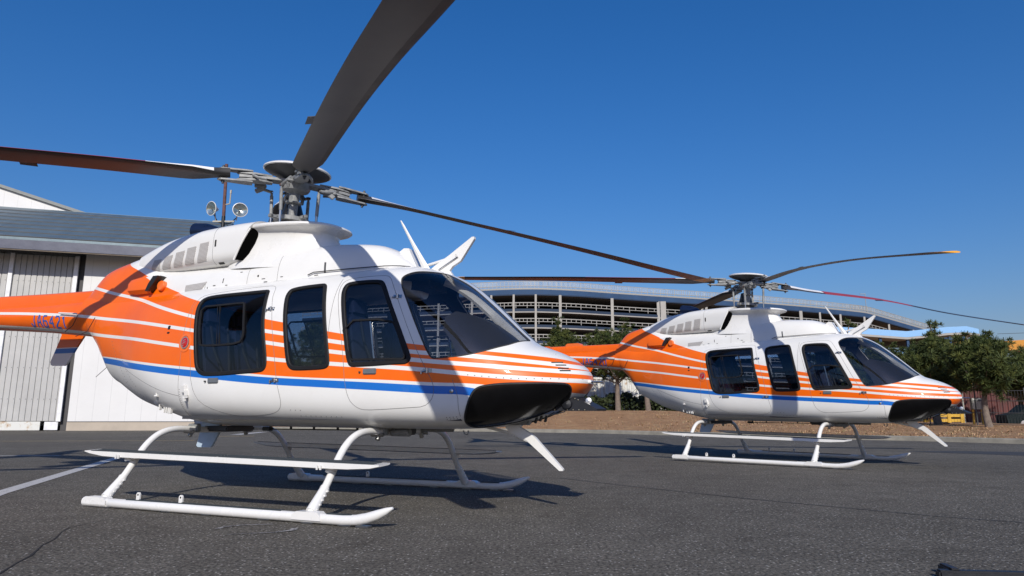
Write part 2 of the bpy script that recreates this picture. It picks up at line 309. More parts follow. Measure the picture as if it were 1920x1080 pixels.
def emit_skin(name,parts,mats,parent,thick=.018):
    # parts: list of (uv verts, tris, loft, mirror, offset); outer skin + inner skin + rim, exact normals
    V=[];Nn=[];Fc=[];Mi=[]
    for uv,tris,L,mir,off in parts:
        used=np.unique(tris);mp=-np.ones(len(uv),int);mp[used]=np.arange(len(used));u=uv[used];T=mp[tris]
        p=P3(L,u);n=outward(L,u,N3(L,u));p=p+n*off
        a=p[T[:,1]]-p[T[:,0]];b=p[T[:,2]]-p[T[:,0]];fn=np.cross(a,b);flip=(fn*n[T].mean(1)).sum(1)<0;T=np.where(flip[:,None],T[:,::-1],T)
        q=p-n*thick
        if mir: p=p*[1,-1,1];q=q*[1,-1,1];n=n*[1,-1,1];T=T[:,::-1]
        b0=len(V);V+=p.tolist();Nn+=n.tolist();Fc+=(T+b0).tolist();Mi+=[0]*len(T)
        b1=len(V);V+=q.tolist();Nn+=(-n).tolist();Fc+=(T[:,::-1]+b1).tolist();Mi+=[1]*len(T)
        ed={}
        for t in T:
            for i in range(3): ed[(t[i],t[(i+1)%3])]=1
        for (i,j) in ed:
            if (j,i) in ed: continue
            c1=abs(p[i][1])<1e-4 and abs(p[j][1])<1e-4
            if c1: continue
            d=p[j]-p[i];m=np.cross(d,(n[i]+n[j])/2);m/=max(np.linalg.norm(m),1e-9)
            k=len(V);V+=[p[i].tolist(),q[i].tolist(),q[j].tolist(),p[j].tolist()];Nn+=[m.tolist()]*4;Fc.append([k,k+1,k+2,k+3]);Mi.append(0)
    me=bpy.data.meshes.new(name);me.from_pydata(V,[],Fc)
    for m in mats: me.materials.append(m)
    me.polygons.foreach_set('material_index',Mi);me.polygons.foreach_set('use_smooth',[True]*len(Fc))
    me.update();me.normals_split_custom_set_from_vertices(Nn)
    o=bpy.data.objects.new(name,me);link(o);o.parent=parent;return o
def cdt(polys,L,nx,nphi):
    xs=np.linspace(L.x0,L.x1,nx);ps=np.linspace(0,PI*KS,nphi)
    G=np.stack(np.meshgrid(xs,ps,indexing='ij'),-1).reshape(-1,2);pts=G.tolist();ed=[]
    for p in polys:
        b=len(pts);pts+=p.tolist();n=len(p);ed+=[(b+i,b+(i+1)%n) for i in range(n)]
    vo,eo,fo,*_=delaunay_2d_cdt([Vector(p) for p in pts],ed,[],0,1e-5)
    uv=np.array([tuple(v) for v in vo]);uv[:,1]=np.clip(uv[:,1],0,PI*KS);T=np.array([list(f) for f in fo if len(f)==3]);return uv,T
def strip(mb,L,dm,prof,mir=1,mi=0,closed=True):   # prof: list of (inward distance, height) across the strip, following the outline
    p=P3(L,dm);n=outward(L,dm,N3(L,dm));t=np.roll(p,-1,0)-np.roll(p,1,0);t/=np.maximum(np.linalg.norm(t,axis=1,keepdims=True),1e-9)
    d=np.cross(n,t);d/=np.maximum(np.linalg.norm(d,axis=1,keepdims=True),1e-9);c=p.mean(0)
    s=np.sign(((c-p)*d).sum());d=d*(s or 1)
    rows=np.stack([p+d*a+n*h for a,h in prof],0)
    rows[...,1]*=mir
    mb.grid(rows,mi,close=closed)
def surf(L,x,t,off=0,mir=1):
    u=np.array([[x,float(t2phi(t))*KS]]);p=P3(L,u)[0]+outward(L,u,N3(L,u))[0]*off;n=outward(L,u,N3(L,u))[0];return Vector((p[0],p[1]*mir,p[2])),Vector((n[0],n[1]*mir,n[2]))
def patch(mb,L,quad,off,mir=1,mi=0,n=8):   # a raised panel between four (x,t) corners
    c=[(np.array([a,float(t2phi(b))*KS])) for a,b in quad];s=np.linspace(0,1,n)
    uv=np.array([[(c[0]*(1-a)+c[1]*a)*(1-b)+(c[3]*(1-a)+c[2]*a)*b for a in s] for b in s])
    fl=uv.reshape(-1,2);p=P3(L,fl);nn=outward(L,fl,N3(L,fl));o=(p+nn*off)*[1,mir,1];i=(p-nn*.004)*[1,mir,1]
    mb.grid(o.reshape(n,n,3),mi)
    o=o.reshape(n,n,3);i=i.reshape(n,n,3);ring=[(0,k) for k in range(n)]+[(k,n-1) for k in range(1,n)]+[(n-1,k) for k in range(n-2,-1,-1)]+[(k,0) for k in range(n-2,0,-1)]
    mb.grid(np.array([[o[a] for a in ring],[i[a] for a in ring]]),mi,close=True)
def loftmesh(mb,L,nx,nphi,mi=0,caps=True):
    xs=np.linspace(L.x0,L.x1,nx);ps=np.linspace(0,PI,nphi);X,Pp=np.meshgrid(xs,ps,indexing='ij');A=L.S(X,phi2t(Pp))
    Bm=A[:,::-1][:,1:-1]*np.array([1,-1,1]);R=np.concatenate([A,Bm],1);mb.grid(R,mi,close=True)
    if caps: mb.add(R[0],[tuple(range(R.shape[1]))],mi);mb.add(R[-1],[tuple(range(R.shape[1]))[::-1]],mi)
# ------------------------------------------------------------------ helicopter materials
LIV=livery()
M_INT=mat('cabin_lining',(.035,.036,.04),.8);M_BEIGE=mat('beige_trim',(.64,.62,.55),.7);M_SEAT=mat('seat_fabric',(.032,.045,.095),.85,bmp=.2,bscale=120)
M_BLK=mat('black_trim',(.012,.012,.013),.42,var=.3);M_RUB=mat('window_rubber',(.011,.011,.012),.62,spec=.25);M_SEAM=mat('panel_gap',(.16,.155,.15),.8)
M_DKS=mat('door_gap',(.03,.03,.03),.8)
M_GLS=glass('tinted_glass',(.68,.71,.76));M_WSG=glass('windscreen_glass',(.93,.94,.955));M_CHIN=mat('chin_bubble',(.0025,.0025,.003),.16,var=.3,spec=.3)
M_WH=mat('white_paint',(.73,.72,.69),.28,var=.02,coat=.4);M_GREY=mat('grey_hub_paint',(.23,.235,.23),.42,var=.3,scale=25,bmp=.1);M_DGREY=mat('dark_hub_metal',(.07,.072,.075),.5,metal=.3,scale=20)
M_STEEL=mat('bare_steel',(.42,.42,.42),.3,metal=1);M_HANDLE=mat('handle_grey',(.22,.235,.25),.35,metal=.5);M_ORG=mat('orange_paint',(.83,.16,.022),.3,var=.03,coat=.4);M_BLUE=mat('blue_paint',(.012,.08,.45),.3,var=.03,coat=.4)
M_EXH=mat('exhaust_metal',(.035,.055,.11),.3,metal=.8);M_GRIP=mat('grip_tape',(.03,.04,.045),.9,bmp=.5,bscale=300)
M_RED=mat('red_lens',(.45,.01,.01),.12,coat=.5);M_BOOT=mat('black_cover',(.010,.011,.015),.5,bmp=.3,bscale=14);M_BRASS=mat('snap_fastener',(.7,.62,.42),.3,metal=1)
def perforated():
    m,t,b=nodes('perforated_grille');c=coord(t);sx=t.nodes.new('ShaderNodeSeparateXYZ');t.links.new(c,sx.inputs[0])
    fx=mth(t,'PINGPONG',mth(t,'MULTIPLY',mth(t,'ADD',sx.outputs[0],mth(t,'MULTIPLY',sx.outputs[2],.5)),160),1);fz=mth(t,'PINGPONG',mth(t,'MULTIPLY',sx.outputs[2],160),1)
    r=ramp(t,mth(t,'MULTIPLY',fx,fz),[(.15,(.52,.50,.48)),(.35,(.20,.19,.18))]);t.links.new(r.outputs[0],b.inputs['Base Color']);b.inputs['Roughness'].default_value=.6;return m
M_GRL=perforated()
def blademat():
    m,t,b=nodes('blade_paint');c=coord(t);n=noise(t,2.5,5,.65,c);k=ramp(t,n.outputs[0],[(.25,(.022,.021,.021)),(.75,(.048,.044,.040))]);t.links.new(k.outputs[0],b.inputs['Base Color']);b.inputs['Roughness'].default_value=.42;return m
M_BLADE=blademat();M_BRED=mat('blade_red',(.33,.035,.03),.4);M_BYEL=mat('blade_tip_orange',(.85,.40,.04),.4);M_BWH=mat('blade_white',(.78,.77,.74),.35);M_EDGE=mat('leading_edge_strip',(.018,.017,.017),.5);M_BRN=mat('blade_brown',(.085,.030,.018),.45)
# ------------------------------------------------------------------ helicopter
def skin(root):
    dm={k:dom(v) for k,v in dict(rear=O_REAR,mid=O_MID,front=O_FRONT,ws=O_WS,chin=O_CHIN).items()}
    rd=dom(O_RDOOR,1);fd=dom(O_FDOOR,1)
    uv,T=cdt(list(dm.values())+[rd,fd],BODY,200,84)
    cen=uv[T].mean(1);inn={k:inpoly(cen,v) for k,v in dm.items()};ird=inpoly(cen,rd);ifd=inpoly(cen,fd)
    hole=inn['rear']|inn['mid']|inn['front']|inn['ws']|inn['chin']
    body=emit_skin('fuselage',[(uv,T[~(hole|ird|ifd)],BODY,m,0) for m in (0,1)],[LIV,M_INT],root)
    SEAL=[(-.004,-.002),(-.003,.004),(.004,.009),(.026,.009),(.032,.004),(.033,-.010)]
    for mir,side in ((1,'right'),(-1,'left')):
        m=0 if mir==1 else 1
        pd=emit_skin('passenger_door',[(uv,T[ird&~hole],BODY,m,0)],[LIV,M_INT],root)
        fdr=emit_skin('pilot_door',[(uv,T[ifd&~hole],BODY,m,0)],[LIV,M_INT],root)
        for d,dd,key,host in ((rd,None,'rear',pd),(fd,None,'front',fdr),(None,None,'mid',root)):
            if d is not None:
                g=MB();strip(g,BODY,d,[(-.0022,-.001),(-.0015,.0012),(.0015,.0012),(.0022,-.001)],mir);g.build('door_seam',M_SEAM,host)
            fr=MB();strip(fr,BODY,dm[key],SEAL,mir)
            if host is root:
                wn=emit_skin('cabin_window',[(uv,T[inn[key]],BODY,m,-.004)],[M_GLS,M_GLS],root,.004);fr.build('window_frame',M_RUB,wn)
            else:
                emit_skin('window',[(uv,T[inn[key]],BODY,m,-.004)],[M_GLS,M_GLS],host,.004);
                if key=='rear':   # sliding pane surround
                    sb=dom([(-.50,2.185),(-.278,2.188),(.0,2.20),(.035,2.18),(.10,1.86),(.105,1.78),(.07,1.737),(-.172,1.728),(-.37,1.726),(-.41,1.74),(-.46,1.95)],1)
                    strip(fr,BODY,sb,[(-.005,.0),(-.004,.012),(.012,.012),(.013,.0)],mir)
                    dv=dom([(-.29,2.18),(-.255,2.18),(-.155,1.735),(-.19,1.735)],0);strip(fr,BODY,dv,[(0,-.001),(0,.008),(.008,.008)],mir)
                else:
                    sb=dom([(1.10,1.86),(1.55,1.885),(1.60,1.85),(1.69,1.68),(1.70,1.645),(1.66,1.625),(1.24,1.606),(1.19,1.62)],1)
                    strip(fr,BODY,sb,[(-.003,.0),(-.002,.011),(.012,.011),(.013,.0)],mir)
                    dv=dom([(1.365,1.85),(1.378,1.85),(1.436,1.615),(1.423,1.615)],0);strip(fr,BODY,dv,[(0,-.001),(0,.008),(.006,.008)],mir,1)
                fr.build('window_frame',[M_RUB,M_STEEL],host)
            if d is not None:
                hb=MB();c,n=surf(BODY,*((-.193,1.568) if key=='rear' else (1.392,1.578)),.004,mir)
                R=Matrix(((1,0,0),(0,1,0),(0,0,1)));R=n.to_track_quat('Y','Z').to_matrix();hb.box(c,(.118,.018,.045),R,0,.006);hb.box(c+Vector((.09*(-1),0,-.005)),(.012,.016,.012),R,1)
                hb.build('handle',[M_HANDLE,M_DKS],host)
                hg=MB()
                for (x,t) in (((.483,1.569),(.348,2.065)) if key=='rear' else ((1.883,1.608),(1.572,2.14))):
                    c,n=surf(BODY,x,t,.008,mir);ax=Vector((1,0,.25)).normalized();ay=n;
                    hg.tube([c-ax*.05,c+ax*.012],.0065,8);hg.tube([c+Vector((0,0,-.018)),c+Vector((0,0,.018))],.009,8);hg.tube([c-ax*.05+Vector((0,0,-.012)),c-ax*.05+Vector((0,0,.014))],.007,8)
                    hg.box(c-n*.006,(.07,.004,.03),n.to_track_quat('Y','Z').to_matrix())
                hg.build('hinge',M_STEEL,host)
        ws=emit_skin('windscreen',[(uv,T[inn['ws']],BODY,m,-.001)],[M_WSG,M_WSG],root,.004)
        s=MB();strip(s,BODY,dm['ws'],[(-.002,-.001),(-.001,.002),(.008,.002),(.009,-.012)],mir);s.build('window_seal',M_DKS,ws)
        ch=emit_skin('chin_window',[(uv,T[inn['chin']],BODY,m,.006)],[M_CHIN,M_INT],root,.02)
        s=MB();strip(s,BODY,dm['chin'],[(-.006,-.002),(-.005,.006),(0,.010),(.008,.010),(.01,.004)],mir);s.build('window_seal',M_BLK,ch)
    # centre post: inner web of the windscreen
    b=MB();xs=np.linspace(1.72,2.50,16);rows=[]
    for x in xs:
        z=float(BODY.zt(x));rows.append([(x,-.055,z-.018),(x,.055,z-.018),(x-.03,.05,z-.085),(x-.05,.03,z-.10),(x-.05,-.03,z-.10),(x-.03,-.05,z-.085)])
    b.grid(rows,0,True);b.build('windscreen_post',M_BEIGE,root)
    # panel gaps and rivet rows on the hull
    g=MB()
    def gap(pts,w=.0016):
        pp=[surf(BODY,x,t,.0006)[0] for x,t in pts];g.tube(pp,w,5)
    gap([(-.655,t) for t in np.linspace(.6,2.3,30)]);gap([(x,1.27+.0*x) for x in np.linspace(-1.6,-.66,12)]);gap([(.98,t) for t in np.linspace(1.62,2.48,16)])
    gap([(2.13-.55*max(0,(t-1.5)),t) for t in np.linspace(1.0,1.58,10)])
    gap([(2.72,2.75),(2.75,2.4),(2.80,2.1),(2.86,1.85),(2.93,1.7)])
    for x0,x1,t0,t1,n in ((-.64,-.64,.7,1.4,16),(-1.75,-1.0,.9,.62,16),(-1.95,-1.65,1.5,.95,14),(-1.75,-1.45,1.5,1.0,14),(.7,1.1,.93,.93,9),(.62,.72,1.1,1.1,3),(2.02,2.1,1.0,1.0,4),(2.02,2.1,.93,.93,4),(2.2,2.85,1.63,1.66,14)):
        for k in range(n):
            a=k/(n-1);c,nn=surf(BODY,x0+(x1-x0)*a,t0+(t1-t0)*a,0);g.lathe([(.0045,0),(.0035,.0018),(0,.0022)],c,nn,6)
    g.build('panel_gap',M_SEAM,root)
    return body
def fairings(root):
    mb=MB();loftmesh(mb,DECK,90,44);deck=mb.build('upper_cowling',LIV,root,50)
    # gap line under the forward fairing, latches
    b=MB()
    for mir in (1,-1):
        for x,t,dx,dz in ((-.035,2.224,.022,.004),(-.008,1.73,.03,.004),(.02,1.671,.03,.004),(-.159,1.67,.03,.004),(.579,1.697,.03,.004),(-.502,1.853,.006,.03),(-.704,1.68,.005,.03),(-.612,1.745,.024,.005),(-.075,1.813,.012,.012),(-.3,2.1,.02,.004),(.2,1.72,.02,.004),(-.45,1.72,.02,.004)):
            c,n=surf(DECK,x,t,0,mir);b.box(c,(dx*1.3,.005,dz*1.5),n.to_track_quat('Y','Z').to_matrix())
    b.build('latch',M_DKS,deck)
    b=MB()
    for mir in (1,-1):
        for ln in ([(-.2,t) for t in np.linspace(1.64,2.15,12)],[(x,1.655) for x in np.linspace(-.78,-.2,12)],[(x,1.66) for x in np.linspace(-.2,.56,14)],[(x,1.672) for x in np.linspace(.56,.80,6)],[(.15,t) for t in np.linspace(1.66,2.35,14)],[(-.74,t) for t in np.linspace(1.655,1.9,6)]): b.tube([surf(DECK,x,t,.0004,mir)[0] for x,t in ln],.0016,5)
    b.build('panel_gap',M_SEAM,deck)
    b=MB();dvs=[( .657,1.946),(.664,1.72)];
    for mir in (1,-1): patch(b,DECK,[(.648,1.946),(.666,1.946),(.676,1.724),(.658,1.724)],.002,mir)
    b.build('vent_slot',M_DGREY,deck)
    b=MB()
    for mir in (1,-1): patch(b,DECK,[(-1.022,1.849),(-.722,1.881),(-.776,1.707),(-1.021,1.696)],.005,mir,0,16)
    b.build('grille',M_GRL,deck)
    b=MB()   # black line along the foot of the forward fairing
    for mir in (-1,1): b.tube([(x,mir*-1*(float(DECK.w(x))+.012 if x<1.2 else float(DECK.w(x))*1.06),float(BODY.zt(x))+.004-.02*(0 if x>.5 else 1)) for x in np.linspace(.5,1.42,16)],.0045,6)
    b.build('fairing_gap',M_DKS,deck)
    mb=MB();loftmesh(mb,ENG,50,36)
    def slant(x,z): return x+min(1,max(0,(x+.62)/.35))*(.05-.17*(1-(z-2.12)/.36))
    mb.v=[(slant(x,z),y,z) for x,y,z in mb.v];eng=mb.build('engine_cowling',LIV,root,60)
    for q in ([(-1.585,1.577),(-1.469,1.573),(-1.518,.881),(-1.652,.819)],[(-1.413,1.589),(-1.291,1.59),(-1.342,.958),(-1.473,.897)],[(-1.237,1.611),(-1.109,1.612),(-1.153,1.034),(-1.288,.976)],[(-1.067,1.645),(-.939,1.643),(-.972,1.1),(-1.108,1.044)],[(-.883,1.683),(-.759,1.685),(-.79,1.159),(-.922,1.113)]):
        b=MB();patch(b,ENG,q,.004,1,0,20);patch(b,ENG,q,.004,-1,0,20);b.build('grille',M_GRL,eng)
    b=MB()
    for mir in (1,-1):
        patch(b,ENG,[(-.676,1.698),(-.656,1.695),(-.656,1.58),(-.677,1.582)],.003,mir);patch(b,ENG,[(-.649,.879),(-.578,.878),(-.585,.70),(-.655,.70)],.003,mir)
        b.tube([surf(ENG,-.70+.0*t,t,.0,mir)[0] for t in np.linspace(.7,3.0,20)],.0016,5)
    b.build('vent_slot',M_DKS,eng)
    # intake mouth: black sheet standing for the shade inside the opening
    b=MB()
    for mir in (1,-1):
        P=[];
        for k in range(12):
            a=k/11;z=2.135+a*.30;xo=slant(-.272,z);P.append([(xo+.078,mir*-(.232),z+.004),(xo+.004,mir*-(.343-.035*a**3),z)])
        b.grid(P)
        pp=[(slant(-.272,2.135+k/11*.30),mir*-(.341-.035*(k/11)**3),2.135+k/11*.30) for k in range(12)]
        b.tube(pp,.010,6,1);
    b.build('air_intake',[mat('intake_painted_shade',(.002,.002,.002),.9,spec=.02),M_WH],eng)
    # pylon fairing with its flared lip
    R=[];N=40
    def ringz(z,xr,xf,wd,dz=0,sq=2.6):
        o=[]
        for k in range(N):
            a=2*PI*k/N;cx,sx=math.cos(a),math.sin(a);x=(xr+xf)/2+(xf-xr)/2*math.copysign(abs(cx)**(2/sq),cx);y=wd*math.copysign(abs(sx)**(2/sq),sx)
            o.append((x,y,z-.02-.06*(x-.1)))
        return o
    for z,xr,xf,wd in ((2.05,-.70,.70,.33),(2.20,-.66,.62,.262),(2.30,-.60,.54,.245),(2.37,-.55,.49,.245),(2.40,-.50,.49,.255),(2.418,-.47,.515,.275),(2.430,-.45,.555,.30),(2.440,-.44,.585,.322),(2.455,-.43,.605,.330),(2.472,-.43,.600,.325),(2.483,-.42,.57,.30),(2.490,-.3,.40,.24)): R.append(ringz(z+.0,xr,xf,wd))
    mb=MB();mb.grid(R,0,True);mb.add(R[-1],[tuple(range(N))]);py=mb.build('mast_fairing',M_WH,root,50)
    # exhaust stack
    mb=MB();mb.tube([(-.90,0,2.47),(-1.0,0,2.53),(-1.12,0,2.57),(-1.27,0,2.585)],[.055,.075,.082,.085],20,caps=False);mb.tube([(-1.27,0,2.585),(-1.1,0,2.56),(-.95,0,2.50)],[.078,.07,.05],20,1,caps=True);mb.build('exhaust',[M_EXH,M_BLK],root,60)
    # oil cooler outlets at the rear of the cowling
    for mir in (1,-1):
        mb=MB();rows=[]
        for a,sc in ((0,.5),(.06,.85),(.4,1.0),(1,1.02)):
            x=-1.86+a*.36;rows.append([(x+.10*(dz+.085)/.17*a,mir*-(y0*sc+.13*(1-sc)+.05*0),1.99+dz*sc) for y0,dz in ((.14,-.085),(.27,-.085),(.305,-.05),(.305,.03),(.27,.085),(.14,.085))])
        mb.grid(rows,0,True);mb.build('oil_cooler_duct',LIV,root,40)
        mb=MB();mb.prism([(-1.50+.005,1.92),(-1.43,1.99),(-1.37,2.066),(-1.44,2.066),(-1.5,1.99),(-1.535,1.92)],'y',mir*-.20,mir*-.322);mb.build('duct_outlet',M_BLK,root)
        mb=MB();mb.lathe([(.0,0),(.05,0),(.052,.09),(.045,.10),(.0,.10)],(-1.36,mir*-.19,1.965),(-.1,-mir,.05),20);mb.build('breather',M_ORG,root)
BLIS=[]
def boom(root):
    B2=Loft(-6.95,-2.3,[(-6.95,1.90),(-6,1.815),(-4.3,1.685),(-3.32,1.61),(-2.6,1.535),(-2.3,1.50)],[(-6.95,1.97),(-4.3,1.82),(-3.3,1.77),(-2.3,1.73)],[(-6.95,2.04),(-4.3,1.955),(-3.3,1.94),(-2.6,1.955),(-2.3,1.97)],[(-6.95,.065),(-5.5,.11),(-4.3,.15),(-3.3,.185),(-2.6,.205),(-2.3,.21)],[(-6.95,2.1),(-2.3,2.1)],[(-6.95,2.1),(-2.3,2.1)])
    mb=MB();loftmesh(mb,B2,60,40);bm_=mb.build('tail_boom',LIV,root,50)
    C2=Loft(-6.6,-2.5,[(-6.6,1.95),(-2.5,1.82)],[(-6.6,1.99),(-4.3,1.94),(-2.5,1.90)],[(-6.6,2.13),(-4.3,2.085),(-3.4,2.062),(-2.5,2.045)],[(-6.6,.06),(-4,.085),(-2.5,.105)],[(-6.6,3),(-2.5,3)],[(-6.6,3.2),(-2.5,3.2)])
    mb=MB();loftmesh(mb,C2,50,28);dc=mb.build('drive_shaft_cover',LIV,bm_,50)
    mb=MB()
    for s in (-1,1): mb.tube([(x,s*(float(C2.w(x))*.99+.001),float(C2.zw(x))-.045) for x in np.linspace(-6.4,-2.55,30)],.003,5)
    mb.build('cover_seam',mat('orange_shadow_gap',(.16,.04,.01),.8),dc)
    mb=MB();mb.prism([(-3.95,2.05),(-3.95,2.10),(-3.90,2.125),(-3.62,2.12),(-3.57,2.09),(-3.57,2.04)],'y',-.05,.05);BLIS.append((mb,dc))
    # registration wrapped on the boom
    def onb(x,z,off=.003):
        zw=float(B2.zw(x));zb=float(B2.zb(x));zt=float(B2.zt(x));k=min(.999,abs(z-zw)/((zw-zb) if z<zw else (zt-zw)));return Vector((x,-float(B2.w(x))*(1-k**2.1)**(1/2.1)-off,z))
    GL={'J':[[(.62,1),(.62,.22),(.48,0),(.15,0),(0,.25)]],'A':[[(0,0),(.32,1),(.48,1),(.8,0)],[(.12,.38),(.68,.38)]],'6':[[(.7,1),(.15,1),(0,.85),(0,.15),(.12,0),(.62,0),(.74,.15),(.74,.4),(.62,.54),(.05,.54)]],'4':[[(.55,0),(.55,1),(0,.35),(.8,.35)]],'2':[[(0,.82),(.12,1),(.6,1),(.74,.85),(.74,.62),(0,.1),(0,0),(.78,0)]],'1':[[(.1,.8),(.35,1),(.35,0)]],'0':[[(.12,0),(0,.15),(0,.85),(.12,1),(.62,1),(.74,.85),(.74,.15),(.62,0),(.12,0)]]}
    def reg(txt):     # strokes laid on the curved boom
        b=MB()
        for i,ch in enumerate(txt):
            for st in GL[ch]:
                P=[]
                for (u0,v0),(u1,v1) in zip(st,st[1:]):
                    for q in range(4): P.append((u0+(u1-u0)*q/4,v0+(v1-v0)*q/4))
                P.append(st[-1]);pts=[]
                for u_,v_ in P:
                    x=-3.46+i*.108+u_*.088+v_*.012;z=1.648-.085*(x+3.1)+v_*.120;pts.append(onb(x,z,.001))
                L=[];R=[]
                for k,p in enumerate(pts):
                    d=(pts[min(k+1,len(pts)-1)]-pts[max(k-1,0)]).normalized();s_=d.cross(Vector((0,1,0))).normalized()*.0085;L.append(p+s_+Vector((0,-.004,0)));R.append(p-s_+Vector((0,-.004,0)))
                for k in range(len(pts)): 
                    for A_ in (L,R): q=onb(A_[k].x,A_[k].z,.0035);A_[k]=q
                L2=[p+Vector((0,.005,0)) for p in L];R2=[p+Vector((0,.005,0)) for p in R];b.grid([L,R,R2,L2,L])
        o=b.build('registration',mat('faded_blue_lettering',(.03,.10,.36),.5),bm_,None);return o
    # stabiliser with end plates, fin, tail rotor
    sec=lambda y,x0,x1,th,z:[(x0,y,z),(x0+(x1-x0)*.3,y,z+th*.5),(x1-(x1-x0)*.12,y,z+th*.6),(x1,y,z),(x1-(x1-x0)*.12,y,z-th*.6),(x0+(x1-x0)*.3,y,z-th*.4)]
    mb=MB();mb.grid([sec(y,-4.62,-4.32,.04,1.84) for y in (-.70,0,.70)],0,True);st=mb.build('stabiliser',M_ORG,root)
    for s in (-1,1):
        out=[(-4.64,1.86),(-4.60,1.78),(-4.24,1.735),(-4.204,1.702),(-4.267,1.555),(-4.362,1.36),(-4.345,1.325),(-4.311,1.312),(-4.09,1.307),(-4.045,1.333),(-3.911,1.517),(-3.799,1.655),(-3.70,1.80),(-3.74,1.95),(-3.85,2.02),(-4.50,2.02),(-4.60,1.95)]
        mb=MB();mb.prism(out,'y',s*.70-.012,s*.70+.012,0);o=mb.build('end_plate',LIVE,root,30)
    mb=MB();mb.prism([(-6.1,2.05),(-6.55,2.75),(-6.68,2.93),(-6.95,2.93),(-6.82,2.5),(-6.75,2.0),(-6.88,1.55),(-7.02,1.12),(-6.84,1.12),(-6.55,1.5),(-6.3,1.85)],'y',-.025,.025);mb.build('tail_fin',LIVF,root,30)
    tr=MB();tr.lathe([(.0,0),(.05,0),(.06,.1),(.03,.16),(0,.17)],(-6.45,.05,2.0),(0,1,0),14);trr=tr.build('tail_rotor',M_GREY,root)
    for s in (1,-1):
        b=MB();d=Vector((math.cos(1.1),0,math.sin(1.1)))*s;c=Vector((-6.45,.2,2.0));e=Vector((-d.z,0,d.x))*.075
        b.add([c+d*.08+e*.6,c+d*.78+e,c+d*.78-e,c+d*.08-e*.6]+[p+Vector((0,.015,0)) for p in (c+d*.08+e*.6,c+d*.78+e,c+d*.78-e,c+d*.08-e*.6)],[(0,1,2,3),(7,6,5,4),(0,4,5,1),(1,5,6,2),(2,6,7,3),(3,7,4,0)]);b.build('blade',M_BLADE,trr,None)
    return reg
def zband(name,stops):
    m,t,b=nodes(name);c=coord(t);sx=t.nodes.new('ShaderNodeSeparateXYZ');t.links.new(c,sx.inputs[0]);r=ramp(t,mth(t,'MULTIPLY',sx.outputs[2],1/3),stops,'CONSTANT');t.links.new(r.outputs[0],b.inputs['Base Color']);b.inputs['Roughness'].default_value=.3;b.inputs['Coat Weight'].default_value=.4;return m
LIVE=zband('end_plate_paint',[(0,(.74,.73,.70)),(1.455/3,(.008,.135,.5)),(1.515/3,(.74,.73,.70)),(1.53/3,(.80,.125,.004))])
LIVF=zband('fin_paint',[(0,(.83,.16,.022)),(2.45/3,(.80,.79,.76)),(2.5/3,(.83,.16,.022))])
def interior(root):
    b=MB();b.box((.75,0,.69),(2.75,1.1,.03));b.box((.75,0,1.85),(1.9,.5,.03))
    P=[BODY.S(-.62,t) for t in np.linspace(0,PI,24)];P=[(float(p[1])*.95,1.25+(float(p[2])-1.25)*.95) for p in P];P=P+[(-y,z) for y,z in P[-2:0:-1]];b.prism(P,'x',-.63,-.60)
    b.build('cabin_floor',M_INT,root)
    b=MB()
    for s in (-1,1):
        b.box((-.05,s*.600,.965),(.62,.03,.13),None,0,.01);b.box((.75,s*.605,.945),(.38,.03,.10),None,0,.01)
    b.build('sill_trim',M_BEIGE,root)
    def seat(x,y,d,wd=.44):
        b=MB();b.box((x,y,1.0),(.42,wd,.13),None,0,.04);b.box((x,y,.83),(.34,wd*.8,.24),None,1,.02)
        R=Matrix.Rotation(-d*.16,3,'Y');b.box((x-d*.23,y,1.27),(.12,wd,.52),R,0,.04);b.box((x-d*.28,y,1.60),(.08,wd*.55,.16),R,0,.03)
        for s in (-.1,.1): b.tube([(x-d*.17,y+s,1.5),(x-d*.13,y+s*.9,1.3),(x-d*.05,y+s*.4,1.08)],.012,6,1)
        b.build('seat',[M_SEAT,M_INT],root)
    seat(1.28,-.31,1);seat(1.28,.31,1);seat(-.30,-.36,1,.36);seat(-.30,0,1,.34);seat(-.30,.36,1,.36)
    b=MB();b.prism([(1.78,1.40),(1.80,1.50),(1.90,1.54),(2.05,1.50),(2.2,1.43),(2.33,1.34),(2.44,1.25),(2.46,1.18),(2.3,1.0),(2.1,.95),(1.95,1.1),(1.86,1.3)],'y',-.22,.22);b.prism([(1.6,.72),(1.62,1.05),(1.97,1.1),(2.2,1.0),(2.2,.72)],'y',-.11,.11);b.prism([(1.40,1.86),(1.60,1.84),(1.62,1.76),(1.4,1.76)],'y',-.14,.14);b.build('instrument_panel',mat('glare_shield',(.014,.0145,.017),.75),root)
    b=MB()
    for s in (-1,1): b.tube([(1.62,s*.31,.72),(1.75,s*.31,.95),(1.70,s*.31,1.12),(1.72,s*.31,1.24)],.012,8)
    b.build('cyclic_stick',M_BLK,root)
